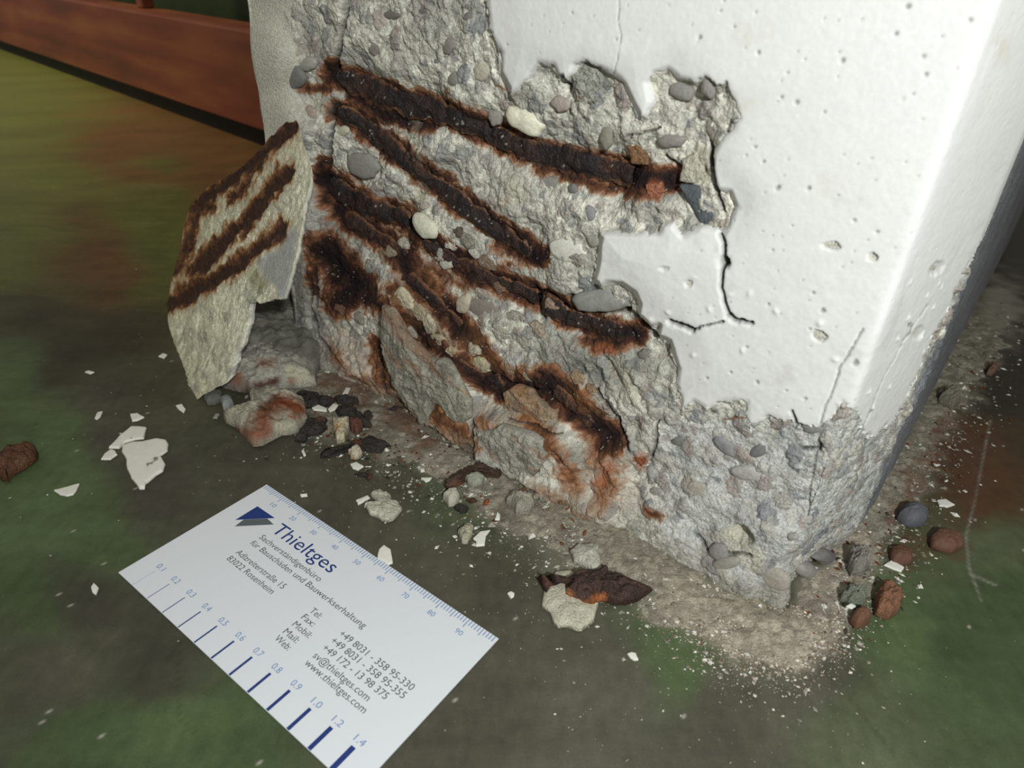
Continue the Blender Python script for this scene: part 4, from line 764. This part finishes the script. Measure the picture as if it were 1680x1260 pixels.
# paint flakes
W_ = (232, 232, 222)
FLK = [(zA([(648, 548), (700, 532), (760, 528), (830, 514), (880, 524), (896, 545), (893, 585), (858, 612), (882, 655), (868, 692), (830, 715), (800, 742), (772, 765), (768, 790), (742, 790), (728, 765), (692, 732), (675, 680), (668, 630), (640, 590)]), 'largest white paint flake, an upright ragged sheet left of the card'),
       (zA([(572, 572), (610, 535), (645, 498), (700, 455), (745, 455), (780, 460), (765, 522), (720, 528), (650, 545), (632, 574)]), 'white paint flake with a pinhole touching the top of the largest flake'), (zA([(535, 632), (558, 598), (590, 576), (612, 584), (624, 605), (585, 632)]), 'small white triangular flake at the left corner of the largest flake'),
       (zA([(690, 390), (730, 385), (768, 408), (730, 425), (702, 430)]), 'small white fan-shaped flake above the largest flake'), (zA([(503, 415), (518, 382), (547, 374), (536, 402), (515, 420)]), 'slim white splinter flake upper left of the largest flake'), (zA([(285, 795), (360, 775), (427, 757), (408, 795), (390, 818), (355, 827), (320, 818)]), 'pointed white paint flake alone on green floor left of the largest flake'),
       (zA([(932, 345), (965, 337), (986, 365), (975, 384), (948, 366)]), 'small white flake below the tip of the leaning slab'), (zA([(450, 168), (470, 160), (502, 168), (480, 178)]), 'small oval white flake far left of the leaning slab tip'), (zA([(840, 85), (865, 68), (888, 76), (870, 95)]), 'small white flake beside the left edge of the leaning slab'), (zA([(1130, 412), (1145, 388), (1166, 390), (1152, 414)]), 'tiny grey white flake below the light grey pebble'),
       (zB([(508, 372), (545, 354), (595, 376), (592, 392), (555, 388), (520, 384)]), 'left one of two white chips lying on the black flakes'), (zB([(598, 380), (630, 346), (656, 358), (640, 380), (610, 394)]), 'right one of two white chips lying on the black flakes'), (zB([(720, 682), (755, 670), (797, 695), (765, 716), (735, 706)]), 'white flake below the long pointed black flake'),
       (zB([(1110, 758), (1172, 758), (1160, 772), (1138, 782)]), 'thin bowtie white flake left of the bent brown strip'), (zB([(445, 850), (485, 846), (487, 858), (450, 862)]), 'tiny white sliver above the first ruler numbers of the card'), (zB([(752, 882), (820, 854), (832, 868), (806, 884), (765, 906)]), 'white rectangular sliver left of the clover-shaped chip'),
       (zB([(1396, 1092), (1440, 1052), (1496, 1044), (1470, 1078), (1462, 1130), (1412, 1136), (1416, 1108)]), 'antler-shaped white flake beside the tan chip'), (zB([(868, 1205), (878, 1150), (908, 1126), (945, 1150), (958, 1228), (930, 1240), (905, 1222)]), 'white tooth-shaped flake touching the ruler edge of the card'), (zB([(1518, 990), (1532, 945), (1548, 965), (1545, 990)]), 'small upright white flake left of the dusty grey chip'),
       (zB([(675, 300), (700, 258), (724, 262), (704, 306)]), 'slim white flake standing on the dust above the black flakes'), (zB([(452, 610), (465, 602), (478, 632), (466, 640)]), 'tiny white splinter below the rust-topped lump'), (zB([(578, 172), (600, 162), (612, 172), (595, 188)]), 'small white crumb at the foot of the stained column wall'), (zB([(1105, 710), (1130, 706), (1132, 722), (1110, 726)]), 'tiny white crumb above the bowtie flake'),
       (zC([(875, 940), (905, 932), (935, 938), (955, 985), (925, 988), (895, 970)]), 'small white diamond flake in front of the rust-capped chip'), (zC([(62, 530), (80, 515), (100, 525), (95, 550), (78, 557)]), 'small white flake left of the rust-capped chip'), (zI([(150, 965), (155, 958), (163, 966), (158, 978), (152, 974)]), 'small white flake by the left corner of the card'), (zI([(832, 975), (838, 972), (844, 978), (838, 984)]), 'tiny white crumb right of the card and left of the rust-capped chip'),
       (zD([(425, 928), (460, 905), (512, 940), (500, 958), (462, 945)]), 'white paint crumb between the brick-brown stones on the right'), (zD([(645, 660), (680, 655), (722, 680), (690, 690), (655, 685)]), 'white paint crumb above the right-hand brick-brown stone'), (zD([(270, 1100), (290, 1088), (312, 1100), (295, 1110)]), 'tiny white crumb on the green grey stone')]
for k, (pts, lab) in enumerate(FLK):
    big_ = k < 2; zz = 0.0
    if 'lying on the black' in lab: zz = .004
    if 'on the green grey' in lab: zz = .004
    thing('paint_flake', pts, .9 if big_ else .7, (150, 150, 140) if 'grey white' in lab else W_, lab, FL_, z=zz, dome=.12, rough=.10, mat=M_paint, amp=.03, rings=8, NA=200 if big_ else 80, group=gF, stains=[([(215, 717)], 2, (90, 88, 80), .9), ([(243, 762), (258, 752)], 2.2, (110, 108, 100), .9)] if big_ else None)
# stones at the right of the pillar
STN = [(540, 740, 62, 38, 14, (98, 100, 106), 5.5, 'smooth blue-grey pebble right of the pillar'), (680, 838, 72, 42, 12, (108, 78, 62), 4, 'brick-brown stone below the blue-grey pebble'), (492, 898, 52, 32, 20, (104, 74, 60), 3.5, 'red-brown stone between the blue-grey pebble and the tall brown one'), (437, 1095, 62, 66, 0, (134, 98, 76), 5, 'largest brick-brown stone, squarish, front right of the pillar'), (322, 1165, 40, 30, 5, (112, 80, 62), 5, 'small round brown pebble, nearest of the stones on the right'),
       (295, 1080, 46, 30, 10, (118, 124, 110), 5, 'green grey stone against the largest brick-brown stone'), (312, 935, 46, 50, 30, (138, 134, 126), 6, 'grey concrete lump right against the pillar corner'), (870, 130, 24, 18, 0, (124, 100, 84), 4, 'small pale brown stone far back right of the pillar'), (690, 250, 40, 34, 20, (130, 124, 110), 5, 'grey dusty lump beside the shaded pillar side')]
for x, y, a, b, an, c, h, lab in STN:
    thing('stone' if 'pebble' not in lab else 'pebble', zD([(x + p[0], y + p[1]) for p in ell(a, b, math.radians(an), 16, .09, int(x))]), h, c, lab, 'pebble' if 'pebble' in lab else 'stone', mat=M_peb if 'pebble' in lab else M_conc, rough=.2 if 'pebble' in lab else .7, dome=.4, rings=12, NA=64, amp=.12)

# crumbs and grit nobody could count
def grit(name, label, n, sampler, size, cols, seed):
    r_ = np.random.default_rng(seed); V = []; Fc = []; Cc = []
    base_v = np.array([[1, 0, 0], [0, 1, 0], [-1, 0, 0], [0, -1, 0], [0, 0, 1], [0, 0, -.3]], float); base_f = np.array([[0, 1, 4], [1, 2, 4], [2, 3, 4], [3, 0, 4], [1, 0, 5], [2, 1, 5], [3, 2, 5], [0, 3, 5]])
    P = sampler(r_, n)
    s = size[0] * (size[1] / size[0]) ** (r_.random(len(P)) ** 2.2)
    a = r_.random(len(P)) * 6.28; sx = s * r_.uniform(.6, 1.4, len(P)); sy = s * r_.uniform(.4, 1.0, len(P)); sz = s * r_.uniform(.3, .8, len(P))
    bv = base_v[None] * r_.uniform(.6, 1.25, (len(P), 6, 1))
    x = bv[..., 0] * sx[:, None]; y = bv[..., 1] * sy[:, None]; z = bv[..., 2] * sz[:, None]
    V = np.stack([x * np.cos(a)[:, None] - y * np.sin(a)[:, None] + P[:, :1], x * np.sin(a)[:, None] + y * np.cos(a)[:, None] + P[:, 1:2], z + P[:, 2:]], -1).reshape(-1, 3)
    Fc = (base_f[None] + (np.arange(len(P)) * 6)[:, None, None]).reshape(-1, 3)
    pc = np.array([lin(c) for c in cols])[r_.integers(0, len(cols), len(P))] * r_.uniform(.75, 1.2, (len(P), 1))
    o = mesh_obj(name, V, Fc, M_conc, np.repeat(pc, 6, 0), smooth=False); tag(o, label, 'grit', kind='stuff'); return o
def along(path_px, rad):
    def f(r_, n):
        pp = np.array(path_px, float); L = np.concatenate([[0], np.cumsum(np.hypot(*np.diff(pp, axis=0).T))]); t = r_.random(n) * L[-1]
        xy = np.stack([np.interp(t, L, pp[:, 0]), np.interp(t, L, pp[:, 1])], -1) + r_.normal(0, rad, (n, 2))
        P = ground(xy[:, 0], xy[:, 1], 0.0); k = (P[:, 1] < 2) & (P[:, 1] > 0)
        side = ((P[:, :2] * 1000 - RA) @ pn) > -3
        return P[k & (side | (P[:, 0] > .09))]
    return f
GC = ((205, 203, 190), (175, 172, 158), (150, 146, 134), (225, 225, 215), (130, 120, 104))
grit('grit', 'pale fine grit strewn along the front foot of the pillar', 5200, along([(440, 600), (560, 690), (700, 760), (820, 830), (960, 900), (1100, 970), (1220, 1040), (1330, 1060)], 42), (.00012, .0011), GC, 5)
grit('grit', 'pale crumbs scattered thinly over the open floor', 900, along([(150, 600), (350, 760), (620, 860), (900, 1000), (1150, 1100), (1500, 1100)], 120), (.00012, .0007), GC, 6)
grit('grit', 'grey and brown crumbs beside the right side of the pillar', 2600, along([(1360, 1000), (1440, 900), (1500, 780), (1560, 660), (1620, 560)], 42), (.0002, .0016), GC + ((110, 66, 46), (90, 84, 72)), 7)
grit('grit', 'dark rust crumbs around the black flakes', 900, along([(450, 650), (560, 690), (660, 720), (760, 760), (800, 800)], 32), (.0002, .0013), ((60, 46, 40), (90, 56, 40), (130, 78, 50), (50, 48, 46)), 8)
grit('grit', 'coarse grey crumbs between the black flakes and the pillar foot', 420, along([(590, 650), (680, 700), (760, 750), (860, 820), (960, 880)], 24), (.0006, .0024), GC[:3] + ((110, 104, 92), (120, 88, 64)), 9)
grit('grit', 'pale sand grains on the sandy patch before the pillar corner', 5000, along([(1150, 1010), (1230, 1050), (1320, 1060), (1370, 980)], 38), (.00012, .0007), ((205, 195, 176), (170, 160, 142), (225, 218, 200), (150, 132, 116)), 10)

# ================================================================== RULER CARD
Bp = ground(438, 797)[:2]; Cp = ground(818, 1050)[:2]; ex_ = (Cp - Bp) / np.linalg.norm(Cp - Bp); ey_ = np.array([ex_[1], -ex_[0]])
if (ground(195, 941.5)[:2] - Bp) @ ey_ < 0: ey_ = -ey_
card = empty('ruler_card', (Bp[0], Bp[1], 0.0006)); card.rotation_euler = (0, 0, math.atan2(ex_[1], ex_[0]))
tag(card, 'white business card printed with blue ruler and crack-width scale lying on floor', 'card')
# local frame: x along the ruler edge, -y towards the crack-width scale
def box(name, x0, x1, y0, y1, z0, z1, mat, parent, label=None, kind=None):
    V = [(x, y, z) for z in (z0, z1) for y in (y0, y1) for x in (x0, x1)]
    Fc = [(0, 2, 3, 1), (4, 5, 7, 6), (0, 1, 5, 4), (2, 6, 7, 3), (0, 4, 6, 2), (1, 3, 7, 5)]
    o = mesh_obj(name, np.array(V) * MM, np.array(Fc), mat, parent=parent, smooth=False)
    if label: o['label'] = label
    return o
box('card_sheet', 0, 100, -50.4, 0, -.35, 0, M_card, card, 'white card stock')
def boxes(name, lst, mat, z1=.02, label=None, kind=None):
    V = []; Fc = []
    for x0, x1, y0, y1 in lst:
        k = len(V); V += [(x, y, z) for z in (-.02, z1) for y in (y0, y1) for x in (x0, x1)]
        Fc += [tuple(k + a for a in f) for f in ((0, 2, 3, 1), (4, 5, 7, 6), (0, 1, 5, 4), (2, 6, 7, 3), (0, 4, 6, 2), (1, 3, 7, 5))]
    o = mesh_obj(name, np.array(V) * MM, np.array(Fc), mat, parent=card, smooth=False)
    if label: o['label'] = label
    if kind: o['kind'] = kind
    return o
boxes('ruler_scale', [(k - .16 + .0, k + .16, -(3.0 if k % 10 == 0 else 2.6 if k % 5 == 0 else 1.9), -.05) for k in range(1, 100)], M_tick, label='pale blue millimetre ticks')
cw = [(.1, 7.6), (.2, 15.3), (.3, 23.1), (.4, 30.85), (.5, 38.5), (.6, 46.15), (.7, 53.9), (.8, 61.5), (.9, 69.1), (1.0, 76.85), (1.2, 84.45), (1.4, 92.0)]
for w, x in cw:
    box('crack_width_line', x - max(w, .13) / 2, x + max(w, .13) / 2, -50.3, -43.7, -.02, .02, M_blue if w > .15 else M_tick, card)
def text(s, x0, yb, x1, cap, mat, label=None, shear=0, center=False):
    cu = bpy.data.curves.new('lettering', 'FONT'); cu.body = s; cu.size = 1.0; cu.shear = shear; cu.resolution_u = 3
    ob = bpy.data.objects.new('lettering_tmp', cu); COLL.objects.link(ob)
    bpy.context.view_layer.update(); dg = bpy.context.evaluated_depsgraph_get(); me = bpy.data.meshes.new_from_object(ob.evaluated_get(dg))
    bpy.data.objects.remove(ob, do_unlink=True)
    V = np.empty(len(me.vertices) * 3, np.float32); me.vertices.foreach_get('co', V); V = V.reshape(-1, 3)
    capu = .693; mn, mx = V[:, 0].min(), V[:, 0].max()
    if center: k = (x1 - x0) / (mx - mn); V[:, 0] = x0 + (V[:, 0] - mn) * k
    else: V[:, 0] = x0 + (V[:, 0] - mn) * (x1 - x0) / (mx - mn)
    V[:, 1] = -yb + V[:, 1] * cap / capu; V[:, 2] = .02
    V[:, :] *= MM; me.vertices.foreach_set('co', V.ravel()); me.materials.clear(); me.materials.append(mat); me.update()
    o = bpy.data.objects.new('lettering', me); COLL.objects.link(o); o.parent = card
    if label: o['label'] = label
    return o
text('Thieltges', 19.6, 12.9, 47.4, 4.7, M_blue, 'large dark blue company name')
text('Sachverständigenbüro', 19.3, 17.0, 47.4, 1.95, M_grey); text('für Bauschäden und Bauwerkserhaltung', 19.2, 20.2, 69.5, 1.95, M_grey)
text('Adlzreiterstraße 15', 19.2, 25.2, 41.5, 1.95, M_grey); text('83022 Rosenheim', 19.3, 28.3, 40.6, 1.95, M_grey)
for s, y, x1 in (('Tel:', 25.5, 57.7), ('Fax:', 28.3, 58.4), ('Mobil:', 31.3, 60.6), ('Mail:', 34.3, 59.2), ('Web:', 37.0, 59.4)): text(s, 53.7, y, x1, 1.9, M_grey)
for s, y, x1 in (('+49 8031 - 358 95-330', 25.6, 92.4), ('+49 8031 - 358 95-355', 28.4, 92.3), ('+49 172 - 13 98 375', 31.2, 89.1), ('sv@thieltges.com', 34.2, 86.0), ('www.thieltges.com', 36.9, 87.7)): text(s, 65.8, y, x1, 1.95, M_grey)
for k in range(1, 10): text(str(k * 10), k * 10 + .35 - 1.15, 5.75, k * 10 + .35 + 1.15, 1.6, M_lblue, 'light blue ruler number' if k == 1 else None)
for w, x in cw: text('%.1f' % w, x - 1.45, 42.65, x + 1.55, 1.75, M_lblue)
def flatpoly(name, pts, mat, z=.02, label=None):
    V = np.array([(a, -b, z) for a, b in pts]) * MM; o = mesh_obj(name, V, np.array([list(range(len(pts)))]), mat, parent=card, smooth=False)
    if label: o['label'] = label
logo = flatpoly('logo_triangle', [(6.9, 16.8), (15.85, 8.47), (6.88, 8.57)], M_blue, .03, 'dark blue logo triangle')
flatpoly('logo_triangle', [(9.3, 18.6), (17.98, 10.5), (14.2, 10.1), (8.8, 15.1)], ink('logo_grey', (96, 104, 108)), .02, 'grey logo triangle')

# ================================================================== STEEL BEAM AND ADDED DARK BACKDROP BEHIND
gb0 = ground(0, 85)[:2]; gb1 = ground(420, 243)[:2]; bd = (gb1 - gb0) / np.linalg.norm(gb1 - gb0); bnr = np.array([-bd[1], bd[0]])
if bnr[1] < 0: bnr = -bnr
M_red = bpy.data.materials.new('red_oxide_paint'); M_red.use_nodes = True; nt = M_red.node_tree; b = nt.nodes['Principled BSDF']; b.inputs['Roughness'].default_value = .45
tc = nt.nodes.new('ShaderNodeTexCoord'); ns = nt.nodes.new('ShaderNodeTexNoise'); ns.inputs['Scale'].default_value = 9; ns.inputs['Detail'].default_value = 6; mp = nt.nodes.new('ShaderNodeMapping'); mp.inputs['Scale'].default_value = (.5, 1, 4)
cr = nt.nodes.new('ShaderNodeValToRGB'); cr.color_ramp.elements[0].position = .3; cr.color_ramp.elements[0].color = (*lin((84, 40, 30)), 1); cr.color_ramp.elements[1].position = .7; cr.color_ramp.elements[1].color = (*lin((138, 80, 48)), 1)
e_ = cr.color_ramp.elements.new(.5); e_.color = (*lin((116, 54, 40)), 1)
nt.links.new(tc.outputs['Object'], mp.inputs[0]); nt.links.new(mp.outputs[0], ns.inputs['Vector']); nt.links.new(ns.outputs['Fac'], cr.inputs[0]); nt.links.new(cr.outputs[0], b.inputs['Base Color'])
M_backdrop = material('unlit_floor_green', base=tuple(lin((44, 54, 34))), rough=.5, grain=20, gamt=.3, bump=.1, bscale=60)  # dark green of the unlit floor, put into the backdrop's colour
M_blk = material('black_fill', base=tuple(lin((16, 15, 14))), rough=.6, bump=0)  # also stands for the shade in the gap under the beam
M_yel = material('yellow_paint', base=tuple(lin((120, 104, 40))), rough=.5, bump=0)
fr_rot = math.atan2(bd[1], bd[0])
beam = tag(empty('steel_channel', (gb0[0], gb0[1], 0)), 'long red and orange painted steel channel lying on the floor left of the pillar', 'steel beam'); beam.rotation_euler = (0, 0, fr_rot)
def bx(name, x0, x1, y0, y1, z0, z1, mat, par, bev=.002, label=None):
    V = np.array([(x, y, z) for z in (z0, z1) for y in (y0, y1) for x in (x0, x1)]); Fc = np.array([(0, 2, 3, 1), (4, 5, 7, 6), (0, 1, 5, 4), (2, 6, 7, 3), (0, 4, 6, 2), (1, 3, 7, 5)])
    o = mesh_obj(name, V, Fc, mat, parent=par, smooth=False)
    if bev: m_ = o.modifiers.new('bevel', 'BEVEL'); m_.width = bev; m_.segments = 2
    if label: o['label'] = label
    return o
LB = float(np.linalg.norm(gb1 - gb0)) + .5
bx('web_plate', -.9, LB, 0, .007, .018, .100, M_red, beam)
bx('flange', -.9, LB, .007, .045, .093, .100, M_red, beam)
bx('flange', -.9, LB, .007, .045, .018, .025, M_red, beam)
bx('gap_shade_strip', -.9, LB, .010, .042, -.0005, .018, M_blk, beam, .001, 'black strip added as the shadow gap under the beam')  # strip added so the gap under the beam reads as dark shade
def beam_x(px_, py_):                                # beam-frame x of an image point near the beam's top
    d = ray(px_, py_); P0 = np.array([*gb0, 0]); n3 = np.array([*bnr, 0]); t = ((P0 + n3 * .03 - np.array([0, 0, CAM_H])) @ n3) / (d @ n3); Pq = d * t; return float((Pq[:2] - gb0) @ bd)
for (a, b_) in ((120, 25), (250, 55)):
    xk = beam_x(a, b_); bx('post', xk - .008, xk + .008, .022, .036, .100, .62, M_red, beam, label='thin red post')
bdrop = tag(empty('dark_backdrop', (gb0[0] + bnr[0] * .12, gb0[1] + bnr[1] * .12, 0)), 'dark green machine added behind the red beam for the unlit floor', 'backdrop'); bdrop.rotation_euler = (0, 0, fr_rot)
bx('dark_backdrop_box', -.9, LB, 0, .5, .0, .62, M_backdrop, bdrop, .006)  # box added in place of the dark, unlit floor behind the beam
for k in range(9):
    xk = LB - .66 + k * .05; bx('dark_dash', xk, xk + .038, -.004, .002, .150, .175, M_blk, bdrop, .001)
for xk in (beam_x(200, 5), beam_x(282, 4)): bx('yellow_mark', xk + .02, xk + .035, -.003, .001, .128, .14, M_yel, bdrop, 0)
